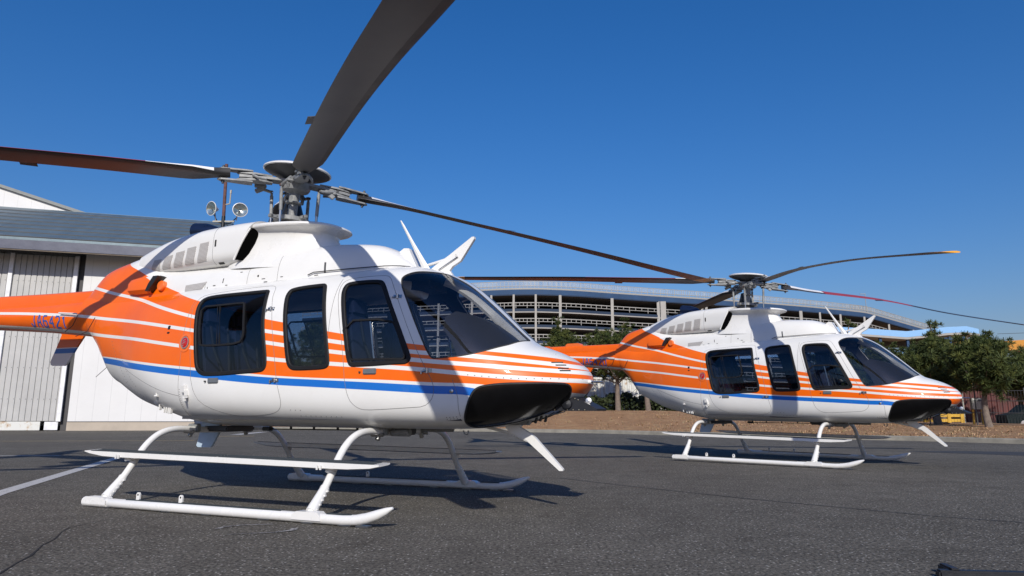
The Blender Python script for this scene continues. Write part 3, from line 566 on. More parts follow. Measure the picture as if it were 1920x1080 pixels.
def gear(root):
    path=[(0,.572),(.3,.578),(.46,.592),(.60,.585),(.72,.545),(.82,.47),(.90,.37),(.98,.255),(1.06,.16),(1.17,.055)]
    for x0,xf,nm in ((1.28,1.31,'front'),(-.74,-.69,'rear')):
        full=[(xf+(x0-xf)*(1-y/1.17),-y,z) for y,z in path[::-1]]+[(xf+(x0-xf)*(1-y/1.17),y,z) for y,z in path[1:]]
        P=np.array(full);t=np.linspace(0,len(P)-1,70);idx=np.arange(len(P));Q=np.stack([np.interp(t,idx,P[:,k]) for k in range(3)],1)
        for _ in range(4): Q[1:-1]=(Q[:-2]+Q[1:-1]*2+Q[2:])/4
        b=MB();b.tube(Q.tolist(),.0275,16);ct=b.build('cross_tube',M_WH,root,60)
        b=MB()
        for s in (-1,1):
            e=Q[0] if s<0 else Q[-1];k=6 if s<0 else -7;u=Q[k];b.tube([tuple(e+(u-e)*.1),tuple(e+(u-e)*.5),tuple(e+(u-e)*.95)],[.040,.036,.0315],14);b.tube([tuple(e+(u-e)*.93),tuple(e+(u-e)*1.0)],.034,14)
            for q in range(5): b.box(tuple(e+(u-e)*(.2+.17*q)+np.array([.037,0,0])),(.012,.016,.012))
        b.build('fitting_sleeve',M_WH,ct,50)
        b=MB()
        for s in (-1,1): b.box((x0,s*.30,.595),(.12,.05,.075),None,0,.008);b.tube([(x0-.05,s*.36,.56),(x0+.06,s*.36,.56)],.016,8,1);b.tube([(x0,s*.35,.52),(x0,s*.31,.60)],.02,8,1)
        b.build('cross_tube_clamp',[M_GREY,M_STEEL],ct,40)
    for s in (-1,1):
        z0=.038;P=[(-.885,s*1.19,z0),(-.87,s*1.19,z0),(0,s*1.19,z0),(1.0,s*1.19,z0),(1.60,s*1.19,z0),(1.70,s*1.19,z0+.006),(1.79,s*1.19,z0+.024),(1.87,s*1.19,z0+.050),(1.93,s*1.19,z0+.075),(1.975,s*1.19,z0+.095)]
        b=MB();b.tube(P,[.024,.034]+[.034]*5+[.031,.022,.008],18);sk=b.build('skid',M_WH,root,50)
        b=MB();b.tube([(-.87,s*1.19,z0),(-.60,s*1.19,z0)],.0375,18)
        for x0,x1 in ((-.86,-.60),(1.20,1.44)): b.prism([(x0,.055),(x0+.04,.080),(x1-.03,.080),(x1,.055),(x1,.026),(x0,.026)],'y',s*1.19-.037,s*1.19+.037)
        b.build('saddle',M_WH,sk,40)
        b=MB();b.box((.34,s*1.185,.0725),(1.50,.036,.006));b.box((1.57,s*1.185,.0725),(.20,.036,.006));b.build('grip_strip',M_GRIP,sk)
        b=MB()
        for x in (-.78,-.62,.02,.42,.95,1.32,1.62,1.76): b.box((x,s*1.19,.008),(.10,.05,.014),None,0,.004)
        b.build('wear_shoe',M_STEEL,sk)
        b=MB()
        for x in (-.29,.15):
            b.prism([(x-.018,.065),(x-.018,.118),(x-.008,.130),(x+.008,.130),(x+.018,.118),(x+.018,.08)],'y',s*1.19-.006,s*1.19+.006);b.lathe([(.007,0),(.007,.002),(0,.002)],(x,s*1.19-.006,.113),(0,-1,0),10,1)
        b.build('tie_down_lug',[M_WH,M_BLK],sk)
        # boarding step
        b=MB();y=s*.965;yo=s*1.036;rows=[]
        for x,h in ((-1.16,.008),(-1.10,.022),(-.95,.042),(-.8,.046),(1.3,.046),(1.5,.044),(1.68,.030),(1.755,.012)):
            zt=.415-.0115*(x+1.16);rows.append([(x,y+s*.07,zt),(x,y-s*.07,zt+.008),(x,y-s*.07,zt+.008-h*.8),(x,y-s*.05,zt+.006-h),(x,y+s*.055,zt-h),(x,y+s*.07,zt-h*.85)])
        b.grid(rows,0,True);b.add(rows[0],[tuple(range(6))]);b.add(rows[-1],[tuple(range(6))]);stp=b.build('boarding_step',M_WH,root,30)
        b=MB()
        for d0,d1 in ((.060,.006),(-.006,-.058)):
            for x0,x1 in ((-1.10,.28),(.31,1.70)):
                V=[(x,y+s*d,.415-.0115*(x+1.16)+(.07-d)/.14*.008+e) for e in (.0045,.0) for x,d in ((x0,d0),(x0,d1),(x1,d1),(x1,d0))]
                b.add(V,[(0,1,2,3),(4,5,6,7),(0,4,5,1),(1,5,6,2),(2,6,7,3),(3,7,4,0)])
        b.build('grip_strip',M_GRIP,stp)
        b=MB()
        for x in (-.72,1.30):
            zz=.36-.0115*(x+1.16);b.tube([(x,y-s*.01,zz+.02),(x,y-s*.01,zz-.015)],.038,14);b.box((x-.05,yo+s*.008,zz+.02),(.012,.01,.03));b.box((x-.02,yo+s*.008,zz+.02),(.012,.01,.03))
        b.build('step_clamp',M_WH,stp)
def details(root):
    # wire cutters
    b=MB();b.prism([(1.50,1.925),(1.58,1.985),(1.711,2.062),(1.928,2.205),(1.950,2.205),(1.950,2.185),(1.824,2.004),(1.75,1.965),(1.72,1.93),(1.76,1.875),(1.60,1.90)],'y',-.016,.016);b.tube([(1.30,0,1.955),(1.80,0,2.055)],[.012,.016],8);uc=b.build('wire_cutter',M_WH,root,None)
    b=MB();b.lathe([(.008,-.02),(.008,.02)],(1.78,0,2.055),(0,1,0),8);b.tube([(1.62,-.018,1.94),(1.80,-.018,2.04)],.008,6);b.build('cutter_bolt',M_STEEL,uc)
    b=MB();b.prism([(2.20,.70),(2.245,.66),(2.250,.618),(2.283,.585),(2.415,.532),(2.692,.303),(2.720,.303),(2.722,.315),(2.50,.545),(2.46,.575),(2.37,.625),(2.41,.66),(2.44,.70)],'y',-.018,.018);b.tube([(1.99,0,.64),(2.30,0,.575),(2.45,0,.515)],[.010,.013,.016],8);b.build('wire_cutter',M_WH,root,None)
    b=MB();b.box((2.33,0,.665),(.24,.08,.05),None,0,.01);b.build('cutter_mount',M_GREY,root)
    # roof whip antenna and knob
    b=MB();rows=[]
    for a,hw in ((0,.038),(.3,.026),(.6,.016),(.9,.012),(1,.006)):
        c=Vector((1.53,-.06,1.93)).lerp(Vector((1.266,-.09,2.40)),a);rows.append([c+Vector((-hw,0,0)),c+Vector((0,-hw*.35,0)),c+Vector((hw,0,0)),c+Vector((0,hw*.35,0))])
    b.grid(rows,0,True);b.build('whip_antenna',M_WH,root)
    b=MB();b.prism([(1.20,2.10),(1.285,2.155),(1.335,2.15),(1.44,1.93),(1.2,1.93)],'y',-.055,.055);b.build('temperature_probe_fairing',M_WH,root,50)
    b=MB();b.tube([(-2.07,-.15,1.27),(-2.27,-.20,1.09)],.003,5);b.build('wire_antenna',M_DKS,root)
    # pitot tube
    b=MB();b.tube([(2.86,-.05,.967),(2.965,-.05,.966)],.016,10);b.tube([(2.96,-.05,.966),(3.055,-.05,.964)],.009,10,1);b.build('pitot_tube',[M_WH,M_STEEL],root)
    b=MB()
    for q in (((2.735,-.295,1.1),(2.797,-.219,1.104)),((2.765,-.289,1.08),(2.822,-.218,1.083)),((2.784,-.294,1.056),(2.843,-.221,1.059)),((2.798,-.294,1.039),(2.857,-.221,1.042))):
        for s in (1,-1):
            c=[]
            for k in range(6):
                p=Vector(q[0]).lerp(Vector(q[1]),k/5);x=p.x;zz=p.z;zw=float(BODY.zw(x));zt=float(BODY.zt(x));n=float(BODY.nu(x));y=float(BODY.w(x))*(max(0,1-((zz-zw)/(zt-zw))**n))**(1/n);c.append((x,-s*y,zz))
            b.tube(c,.0055,6)
    b.build('nose_vent',M_DKS,root)
    # lights and small fittings on the side
    for mir in (1,-1):
        c,n=surf(BODY,-.612,1.756,0,mir);b=MB();b.lathe([(.085,-.003),(.083,.004),(.062,.006),(.056,-.004),(.0,-.006)],c,n,28);rg=b.build('light_recess',M_ORG,root)
        b=MB();b.lathe([(.050,-.004),(.050,.006),(.034,.012),(.0,.014)],c,n,24);b.build('position_light',M_RED,rg)
        b=MB();b.lathe([(.052,.004),(.055,.009),(.046,.010),(.044,.004)],c,n,24);
        for k in range(3): b.box(c+n*.012+Vector((0,0,-.02+.02*k)),(.05-.01*k,.004,.006),n.to_track_quat('Y','Z').to_matrix()@Matrix.Rotation(.5,3,'Y'))
        b.build('light_bezel',M_GREY,rg)
        b=MB()
        for x,t,dx,dz in ((-.887,1.914,.034,.036),(-.884,1.853,.034,.017)):
            c,n=surf(BODY,x,t,.001,mir);b.box(c,(dx,.008,dz),n.to_track_quat('Y','Z').to_matrix(),0,.003)
        b.build('static_port',M_BLK,root)
        c,n=surf(BODY,2.082,1.535,0,mir);b=MB();b.lathe([(.016,0),(.015,.008),(0,.013)],c,n,14);b.build('marker_light',M_STEEL,root)
        c,n=surf(BODY,-.557,1.40,.012,mir);b=MB();Rm=n.to_track_quat('Y','Z').to_matrix();b.box(c+Vector((0,0,.015)),(.055,.03,.07),Rm,0,.006);b.box(c+Vector((.03,0,-.02)),(.02,.035,.05),Rm,0,.003);b.box(c+Vector((.02,0,-.055)),(.05,.02,.016),Rm);b.box(c+Vector((.015,0,-.075)),(.02,.02,.03),Rm);b.build('tow_fitting',M_WH,root)
        b=MB()
        for x,t in ((-1.10,.72),(-1.03,.70),(-.975,.74),(-.93,.76),(-.895,.78)):
            c,n=surf(BODY,x,t,.012,mir);b.box(c,(.014,.03,.055),Matrix.Identity(3),0,.003)
        c,n=surf(BODY,-1.02,1.10,.008,mir);b.tube([c+Vector((-.02,0,0)),c+Vector((.02,0,0))],.009,6);b.tube([c,c+Vector((0,0,.03))],.006,6)
        b.build('drain_fitting',M_WH,root)
    # belly gear: dark boxes between the cross tubes, long rail, blade antennas
    b=MB();b.box((1.13,-.18,.59),(.09,.16,.055),None,0,.01);b.box((1.42,-.16,.585),(.12,.16,.06),None,0,.01);b.tube([(1.33,-.22,.575),(1.50,-.22,.575)],.03,12,1);b.box((1.05,.1,.59),(.3,.25,.05),None,0,.01);b.tube([(1.45,.05,.60),(1.75,.05,.60)],.022,8,1);b.box((1.62,-.1,.61),(.13,.10,.02),None,0,.005);b.build('belly_equipment',[M_DGREY,M_GREY],root)
    b=MB();b.tube([(.0,-.16,.588),(.96,-.16,.590)],.006,6)
    for x in (.02,.25,.5,.75,.95): b.box((x,-.16,.600),(.015,.015,.03))
    b.box((-.02,-.15,.59),(.10,.05,.035),None,0,.008);b.build('belly_antenna_rail',M_BLK,root)
    b=MB();b.prism([(-.96,.64),(-.97,.56),(-1.01,.42),(-.99,.405),(-.83,.405),(-.81,.42),(-.73,.56),(-.72,.64)],'y',-.012,.012);b.build('blade_antenna',mat('pale_blue_antenna',(.42,.52,.62),.35),root,30)
    b=MB();b.box((-.62,0,.585),(.30,.36,.05),None,0,.015);b.build('belly_hook_plate',M_DGREY,root)
    # searchlight shrouded in a black cover under the nose
    b=MB();b.prism([(2.60,.735),(2.66,.75),(3.025,.750),(3.03,.765),(2.93,.815),(2.86,.855),(2.76,.865),(2.60,.80)],'y',-.13,.13);b.lathe([(0,-.05),(.035,-.04),(.048,0),(.035,.04),(0,.05)],(2.80,-.11,.80),(0,1,0),16);b.tube([(2.70,-.14,.74),(2.66,-.16,.715),(2.73,-.15,.728),(2.78,-.12,.745)],.004,6);b.build('nose_light_cover',M_BOOT,root,40)
    b=MB();b.lathe([(0,.008),(.022,.006),(.026,0),(.022,-.02),(0,-.02)],(2.945,-.06,.825),(.2,-1,.1),16);b.build('landing_light',M_STEEL,root)
    b=MB()
    for x,z in ((2.80,.757),(2.845,.757),(2.89,.757),(2.935,.757),(2.73,.80),(2.74,.825),(2.70,.757),(2.86,.84),(2.885,.83)): b.lathe([(.006,0),(.004,.004),(0,.005)],(x,-.131,z),(0,-1,0),8)
    b.build('snap_fastener',M_BRASS,root)
    b=MB()
    for x,z in ((2.52,.70),(2.56,.715),(2.60,.71)): b.box((x,-.05,z-.02),(.012,.03,.05),Matrix.Rotation(.3,3,'Y'))
    b.build('cable_clamp',M_BLK,root)
    b=MB();b.tube([(2.02,-.3,.60),(2.03,-.3,.575),(2.05,-.3,.57),(2.065,-.3,.58),(2.06,-.3,.60)],.006,6);b.build('tie_down_ring',M_GREY,root)
    b=MB();b.tube([(-2.93,-.222,1.790),(-2.62,-.238,1.762)],.008,8);b.tube([(-2.62,-.225,1.75),(-2.68,-.225,1.64),(-2.80,-.22,1.58)],.004,6,1);b.tube([(-2.30,-.26,1.70),(-2.38,-.27,1.56),(-2.60,-.235,1.52)],.004,6,1);b.build('rail_antenna',[M_WH,M_BRN],root)
def rotor(root,tables,th0):
    hub=Vector((0,0,2.93));ax=Vector((.088,0,1)).normalized()
    b=MB();b.tube([Vector((-.045,0,2.40)),hub+ax*.02],.045,20,0,False)
    b.lathe([(.05,-.21),(.075,-.20),(.078,-.185),(.05,-.18),(.05,-.10),(.07,-.085),(.125,-.075),(.14,-.05),(.14,.0),(.09,.02)],hub,ax,28)
    mast=b.build('main_rotor',M_GREY,root,35)
    b=MB();b.lathe([(.0,.165),(.20,.158),(.30,.140),(.322,.126),(.322,.114),(.312,.108),(.20,.12),(.0,.125)],hub,ax,40);b.build('hub_cover',M_WH,mast,35)
    b=MB();b.lathe([(.10,.02),(.15,.05),(.26,.085),(.306,.104),(.306,.108),(.20,.119),(0,.124)],hub,ax,32)
    for k in range(12):
        a=k*PI/6;u=Vector((math.cos(a),math.sin(a),0));b.lathe([(.011,0),(.011,-.01),(0,-.01)],hub+u*.115+ax*(-.045),u,8,1)
    b.build('hub_core',[M_DGREY,M_BLK],mast,35)
    # swashplate and scissor links
    sw=Vector((-.035,0,2.535));b=MB();b.lathe([(.05,-.06),(.12,-.05),(.12,.0),(.05,.01)],sw,ax,24,1);b.lathe([(.085,.01),(.165,.012),(.165,.05),(.06,.055)],sw,ax,24)
    for k in range(4):
        a=math.radians(th0+90*k+28);u=Vector((math.cos(a),math.sin(a),0));v=Vector((-u.y,u.x,0));c=sw+u*.19+ax*.03;R=Matrix((u,v,ax)).transposed();b.box(c,(.11,.035,.034),R,0,.006)
        for q in (-.03,.03): b.lathe([(.011,0),(.011,.019),(0,.019)],c+u*q,v,8,1);b.lathe([(.011,0),(.011,.019),(0,.019)],c+u*q,-v,8,1)
    b.build('swashplate',[M_GREY,M_DGREY],mast,35)
    b=MB()
    for k in range(4):
        a=math.radians(th0+90*k);u=Vector((math.cos(a),math.sin(a),0));pass
    b.lathe([(.055,-.25),(.09,-.17),(.11,-.05),(.07,.10)],Vector((-.10,.09,2.68)),(0,0,1),14);b.build('dust_boot',M_BLK,mast,50)
    for k in range(4):
        a=math.radians(th0+90*k);u=Vector((math.cos(a),math.sin(a),0));v=Vector((-u.y,u.x,0));tab=tables[k]
        zr=pchip(tab[0]);X=Vector((0,0,1))
        r0,r1=.16,.62;p0=hub+u*r0;p0.z=hub.z-.088*p0.x;pe=hub+u*.66;pe.z=float(zr(.66));d=(pe-p0).normalized();n=d.cross(v).normalized();n=n if n.z>0 else -n
        R=Matrix((d,v,n)).transposed()
        def fr(x,y,z): return p0+d*x+v*y+n*z
        b=MB()
        def plate(pts,z0,z1,mi=0):
            m=len(pts);vs=[fr(x,y,z0) for x,y in pts]+[fr(x,y,z1) for x,y in pts];b.add(vs,[tuple(range(m)),tuple(range(m,2*m))[::-1]]+[(i,i+m,(i+1)%m+m,(i+1)%m) for i in range(m)],mi)
        yk=[(-.14,-.07),(.1,-.065),(.2,-.04),(.30,-.045),(.36,-.03),(.36,.03),(.30,.045),(.2,.04),(.1,.065),(-.14,.07)]
        plate(yk,-.012,.012)
        for s in (1,-1):
            plate([(.06,-.035),(.22,-.06),(.34,-.035),(.38,0),(.34,.035),(.22,.06),(.06,.035)],s*.030-.008,s*.030+.008)
            plate([(.24,-.055),(.30,-.06),(.52,-.035),(.55,0),(.52,.035),(.30,.06),(.24,.055)],s*.052-.007,s*.052+.007)
            plate([(.10,-.03),(.24,-.045),(.33,-.02),(.33,.02),(.24,.045),(.10,.03)],s*.012-.010,s*.012+.010,1)  # inner plates and pins coloured dark for the shade between the arms
            b.tube([fr(.50,0,s*.02),fr(.50,0,s*.075)],.017,12,1);b.tube([fr(.50,0,s*.07),fr(.50,0,s*.09)],.010,8,1)
        b.tube([fr(.30,0,-.05),fr(.30,0,.05)],.028,14,1);b.tube([fr(.16,0,-.035),fr(.16,0,.035)],.03,14,2)
        # damper block and pitch horn
        b.box(fr(.16,-.09,-.045),(.11,.05,.03),R,0,.006);b.tube([fr(.21,-.085,-.02),fr(.14,-.13,-.06),fr(.05,-.15,-.075)],.016,8);b.box(fr(.16,-.105,-.075),(.10,.03,.045),R@Matrix.Rotation(.5,3,'Y'),0,.006)
        b.tube([fr(.24,.06,.01),fr(.20,.10,-.02),fr(.12,.115,-.03)],.013,8);b.lathe([(.014,-.02),(.014,.02)],fr(.05,-.15,-.075),v,10,2)
        b.build('rotor_grip',[M_GREY,M_DGREY,M_BRN],mast,35)
        c=fr(.05,-.15,-.085);b=MB();sw2=sw+(c-sw)*.95;sw2.z=2.56-.06*sw2.x;b.tube([c,c.lerp(sw2,.12)],.012,8);b.tube([c.lerp(sw2,.10),c.lerp(sw2,.85)],.0165,12);b.tube([c.lerp(sw2,.85),sw2-Vector((0,0,.16))],.012,8,1);b.build('pitch_link',[M_GREY,M_STEEL],mast,40)
        # blade
        Rr=5.0;rs=[.60,.66,.74,.82,.92,1.02,1.15,1.3,1.6]+list(np.linspace(1.9,Rr-.14,20))+[Rr-.08,Rr-.03,Rr]
        le=tab[1];NP=[(0,0),(.02,.35),(.08,.75),(.2,1),(.4,.95),(.7,.5),(1,.04),(1,-.04),(.7,-.35),(.4,-.62),(.2,-.7),(.08,-.55),(.02,-.28)]
        rows=[];chs=pchip([(.6,.12),(.72,.14),(.80,.19),(.93,.262),(1.1,.272),(Rr-.14,.272),(Rr,.20)]);tw=pchip([(.6,tab[2]),(2,tab[2]-2.),(5,tab[2]-9.)]);thk=pchip([(.6,.105),(.78,.085),(1.0,.055),(1.5,.032),(5,.022)])
        for r in rs:
            ch=float(chs(r));t_=math.radians(float(tw(r)));dz=(float(zr(min(r+.05,Rr)))-float(zr(r-.05)))/(min(.1,Rr-r+.05));dd=Vector((u.x,u.y,dz)).normalized();nn=dd.cross(v);nn=nn if nn.z>0 else -nn
            cc=Vector((u.x*r,u.y*r,float(zr(r))));lead=v     # rotor turns counter-clockwise seen from above: leading edge towards +v
            row=[]
            for cxx,cy in NP:
                q=(.46 if r>1 else .46+.05*(1-r))-cxx;e=lead*(q*ch*math.cos(t_))+nn*(q*ch*math.sin(t_))+nn*(cy*float(thk(r)))*.5;row.append(cc+e)
            rows.append(row)
        b=MB();npf=len(NP)
        for i in range(len(rs)-1):
            rm=(rs[i]+rs[i+1])/2;vs=rows[i]+rows[i+1]
            for j in range(npf):
                up_=j<6;edge=j in(0,12,11,10)
                if rm>Rr-.14: mi=3
                elif j<5 and .72<rm<1.45: mi=1
                elif j<6 and 1.45<=rm<2.9: mi=2
                elif edge: mi=4
                elif not up_ and tab[3]: mi=0
                else: mi=0
                b.add([vs[j],vs[(j+1)%npf],vs[npf+(j+1)%npf],vs[npf+j]],[(0,1,2,3)],mi)
        b.add(rows[-1],[tuple(range(npf))],3);b.add(rows[0],[tuple(range(npf))],0)
        # trim tab
        r=2.25;i=min(range(len(rs)),key=lambda q:abs(rs[q]-r));te=rows[i][6];dirt=(rows[i][6]-rows[i][5]).normalized();b.box(te+dirt*.02,(.13,.05,.004),Matrix((u,dirt,u.cross(dirt))).transposed(),0)
        o=b.build('blade',[M_BLADE,M_BWH,M_BRED,M_BYEL,M_EDGE],mast,30)
        bm=bmesh.new();bm.from_mesh(o.data);bmesh.ops.remove_doubles(bm,verts=bm.verts,dist=1e-4);bmesh.ops.recalc_face_normals(bm,faces=bm.faces[:]);bm.to_mesh(o.data);bm.free();o.data.set_sharp_from_angle(angle=math.radians(30))
    return mast
H1P=(-2.11277,6.4214,0);H1Y=-.39944;H2P=(4.04159,11.60433,.014);H2Y=-.74525
def children_map():
    d={}
    for o in bpy.data.objects:
        if o.parent: d.setdefault(o.parent.name,[]).append(o)
    return d
hel=empty('helicopter',H1P,H1Y,'nearer helicopter, its large white and orange striped body filling the left of the apron','helicopter','striped orange and white helicopters')
skin(hel);fairings(hel);reg=boom(hel);interior(hel);gear(hel);details(hel);split_all(hel)
KIDS=children_map()
hel2=copy_tree(hel);hel2.location=H2P;hel2.rotation_euler=(0,.0065,H2Y);hel2['label']='farther helicopter at right, its orange tail boom passing behind the nearer nose'
b1=[o for o in hel.children if o.name.startswith('tail_boom')][0];b2=[o for o in hel2.children if o.name.startswith('tail_boom')][0]
reg('JA6421').parent=b1;reg('JA6420').parent=b2;BLIS[0][0].build('blister',M_ORG,b2)
T1=[([(.5,2.90),(.8,2.835),(1.5,2.765),(2.6,2.65),(3.4,2.535),(4.2,2.385),(5,2.24)],0,12,0),([(.3,2.885),(.62,2.868),(1.9,2.741),(3.48,2.56),(4.19,2.47),(5,2.372)],0,14,0),([(.5,2.95),(2,2.92),(5,2.86)],0,9,0),([(.3,2.955),(.53,2.945),(.81,2.92),(1.61,2.895),(2.4,2.862),(5,2.77)],0,9,1)]
T2=[([(.5,2.875),(.84,2.855),(1.61,2.818),(2.87,2.682),(4.73,2.371),(5,2.321)],0,9,0),([(.5,2.87),(.66,2.863),(1.02,2.821),(2.24,2.696),(3.6,2.455),(5,2.27)],0,21,0),([(.5,2.90),(2,2.91),(3.3,2.93),(5,2.92)],0,9,0),([(.5,2.948),(.94,2.953),(2.78,2.956),(4.72,2.933),(5,2.93)],0,9,1)]
rotor(hel,T1,-43);rotor(hel2,T2,-44)
# ground (first pass)
def plane(name,pts,m,kind='structure',parent=None):
    me=bpy.data.meshes.new(name);me.from_pydata(pts,[],[tuple(range(len(pts)))]);me.materials.append(m);me.update();o=bpy.data.objects.new(name,me);link(o)
    if kind:o['kind']=kind
    return o
def asphalt():
    m,t,b=nodes('asphalt');c=coord(t)
    big=noise(t,.35,4,.6,c);mid=noise(t,3,5,.65,c);fine=noise(t,48,5,.8,c)
    v=t.nodes.new('ShaderNodeTexVoronoi');v.inputs['Scale'].default_value=52;t.links.new(c,v.inputs['Vector'])
    base=ramp(t,big.outputs[0],[(.3,(.098,.090,.078)),(.7,(.134,.124,.108))]).outputs[0]
    k=ramp(t,mid.outputs[0],[(.3,(.8,.8,.8)),(.7,(1.15,1.15,1.15))]).outputs[0]
    mm=t.nodes.new('ShaderNodeMix');mm.data_type='RGBA';mm.blend_type='MULTIPLY';mm.inputs[0].default_value=1;t.links.new(base,mm.inputs[6]);t.links.new(k,mm.inputs[7])
    f=ramp(t,fine.outputs[0],[(.38,(.30,.30,.30)),(.60,(1.6,1.58,1.52))]).outputs[0]
    m2=t.nodes.new('ShaderNodeMix');m2.data_type='RGBA';m2.blend_type='MULTIPLY';m2.inputs[0].default_value=1;t.links.new(mm.outputs[2],m2.inputs[6]);t.links.new(f,m2.inputs[7])
    st=noise(t,.8,6,.7,c,1.5);sr=ramp(t,st.outputs[0],[(.60,(1,1,1)),(.72,(.72,.71,.70))]);m3=t.nodes.new('ShaderNodeMix');m3.data_type='RGBA';m3.blend_type='MULTIPLY';m3.inputs[0].default_value=1;t.links.new(m2.outputs[2],m3.inputs[6]);t.links.new(sr.outputs[0],m3.inputs[7]);m2=m3
    ag=mth(t,'LESS_THAN',v.outputs['Distance'],.30);cs=t.nodes.new('ShaderNodeSeparateColor');t.links.new(v.outputs['Color'],cs.inputs[0]);ag=mth(t,'MULTIPLY',ag,mth(t,'GREATER_THAN',cs.outputs[0],.80))
    col=mixc(t,mth(t,'MULTIPLY',ag,.85),m2.outputs[2],(.42,.40,.36))
    t.links.new(col,b.inputs['Base Color']);b.inputs['Roughness'].default_value=.9;b.inputs['Specular IOR Level'].default_value=.12
    bump(t,b,mth(t,'ADD',fine.outputs[0],mth(t,'MULTIPLY',v.outputs['Distance'],-.8)),.8,.008);return m
plane('apron',[(-300,-60,0),(300,-60,0),(300,400,0),(-300,400,0)],asphalt())
# ------------------------------------------------------------------ ground and markings
def wornpaint(name,col,thr=.42):
    m,t,b=nodes(name);c=coord(t);n=noise(t,9,6,.75,c);n2=noise(t,60,3,.7,c)
    f=mth(t,'GREATER_THAN',mth(t,'ADD',mth(t,'MULTIPLY',n.outputs[0],.6),mth(t,'MULTIPLY',n2.outputs[0],.4)),thr)
    t.links.new(mixc(t,f,(.07,.068,.066),col),b.inputs['Base Color']);b.inputs['Roughness'].default_value=.8;return m
M_LW=wornpaint('worn_white_line',(.46,.45,.43));M_LY=wornpaint('worn_yellow_line',(.42,.30,.12),.46);M_CH=wornpaint('chalk_trace',(.30,.29,.28),.50)
def line(name,pts,wd,m,z=.004):
    P=[Vector((x,y,z)) for x,y in pts];L=[];R=[]
    for i,p in enumerate(P):
        d=(P[min(i+1,len(P)-1)]-P[max(i-1,0)]).normalized();s=Vector((-d.y,d.x,0))*(wd[i] if isinstance(wd,list) else wd)/2;L.append(p+s);R.append(p-s)
    me=bpy.data.meshes.new(name);me.from_pydata(L+R,[],[(i,i+1,len(P)+i+1,len(P)+i) for i in range(len(P)-1)]);me.materials.append(m);o=bpy.data.objects.new(name,me);link(o);o['kind']='structure';return o
line('white_line',[(-3.6,3.9),(-4.68,6.5),(-6.43,11.45),(-6.8,12.5)],.15,M_LW)
line('short_white_line',[(-9.62,24.4),(-9.9,28)],.35,M_LW)
line('thin_white_line',[(-14,11.9),(-8.75,12.08),(-7.75,12.12)],.10,M_LW)
line('yellow_line',[(-30,15.3),(-13.16,18.3),(-8.6,19.1)],.16,M_LY)
line('far_yellow_line',[(-9.9,22.6),(-8.4,22.9)],.25,M_LY)
line('chalk_mark',[(-1.87,4.56),(-1.85,4.66),(-1.76,4.72),(-1.58,4.76)],[.03,.035,.02,.012],M_CH)
line('chalk_mark',[(-1.38,4.60),(-1.38,4.52),(-1.46,4.44),(-1.72,4.36)],[.05,.045,.02,.012],M_CH)
line('asphalt_crack',[(-2.2,2.9),(-2.34,3.33),(-2.42,3.55),(-2.47,3.72),(-2.60,4.0),(-2.66,4.2),(-2.78,4.45),(-2.83,4.6),(-2.80,4.9),(-2.70,5.05)],[.012,.012,.008,.014,.007,.010,.006,.008,.005,.002],mat('crack_shadow_gap',(.012,.012,.012),.95),.003)
# newer asphalt patch with a curved edge at right
M_AS2=mat('newer_asphalt',(.048,.048,.050),.82,var=.12,scale=1.2,bmp=.5,bscale=150)
plane('asphalt_patch',[(8,14.3,.003),(9.4,12.9,.003),(11.2,11.4,.003),(14,9.9,.003),(22,8,.003),(26,12,.003),(15.5,13.3,.003),(11.5,13.9,.003),(9,14.6,.003)],mat('darker_asphalt',(.040,.040,.042),.85,var=.15,scale=2,bmp=.5,bscale=120))
line('asphalt_joint',[(.55,8.2),(1.2,7.3),(2.1,6.2),(3.1,5.2),(4.4,4.3)],[.02,.015,.02,.015,.02],mat('joint_sealant',(.03,.03,.031),.8),.003)
# verge: kerb, dead grass bank and flat ground behind
K=[(-60,33.5),(-30,33),(-12,32.2),(-6.19,31.39),(-1.35,29.95),(2.98,27.82),(6.38,24.65),(9.09,22.14),(11.53,20.51),(13.6,18.0),(20,11.5),(40,2)]
def grassmat():
    m,t,b=nodes('dead_grass');c=coord(t);n=noise(t,1.3,5,.65,c);n2=noise(t,22,5,.75,c);a=ramp(t,n.outputs[0],[(.3,(.29,.155,.070)),(.55,(.38,.215,.105)),(.75,(.45,.30,.145))]).outputs[0]
    k=ramp(t,n2.outputs[0],[(.3,(.55,.55,.55)),(.7,(1.35,1.3,1.2))]).outputs[0];mm=t.nodes.new('ShaderNodeMix');mm.data_type='RGBA';mm.blend_type='MULTIPLY';mm.inputs[0].default_value=1;t.links.new(a,mm.inputs[6]);t.links.new(k,mm.inputs[7]);t.links.new(mm.outputs[2],b.inputs['Base Color']);b.inputs['Roughness'].default_value=.95;bump(t,b,n2.outputs[0],.9,.05);return m
M_GR=grassmat()
CR=[(-60,45,.9),(-30,44,.9),(-12,43,.95),(-4,40,.95),(1.67,36,.93),(7.81,34,.92),(11.61,31,.62),(14.17,29,.47),(16.27,27,.38),(17.6,24,.36),(26,16,.34),(48,6,.3)]
kx=[np.array(K)[:,i] for i in (0,1)];cx=[np.array(CR)[:,i] for i in (0,1,2)]
def smooth(A,n):
    t=np.linspace(0,len(A[0])-1,n);i=np.arange(len(A[0]));Q=[np.interp(t,i,a) for a in A]
    for _ in range(3): Q=[np.concatenate([q[:1],(q[:-2]+2*q[1:-1]+q[2:])/4,q[-1:]]) for q in Q]
    return np.stack(Q,1)
KK=smooth(kx,120);CC=smooth(cx,120);rows=[];rg=random.Random(3)
for f_ in (0,.08,.25,.5,.75,1): rows.append([(KK[i,0]*(1-f_)+CC[i,0]*f_,KK[i,1]*(1-f_)+CC[i,1]*f_,.125+(CC[i,2]-.125)*(f_**1.0)+(rg.uniform(-.03,.03) if f_ and f_<1 else 0)) for i in range(120)])
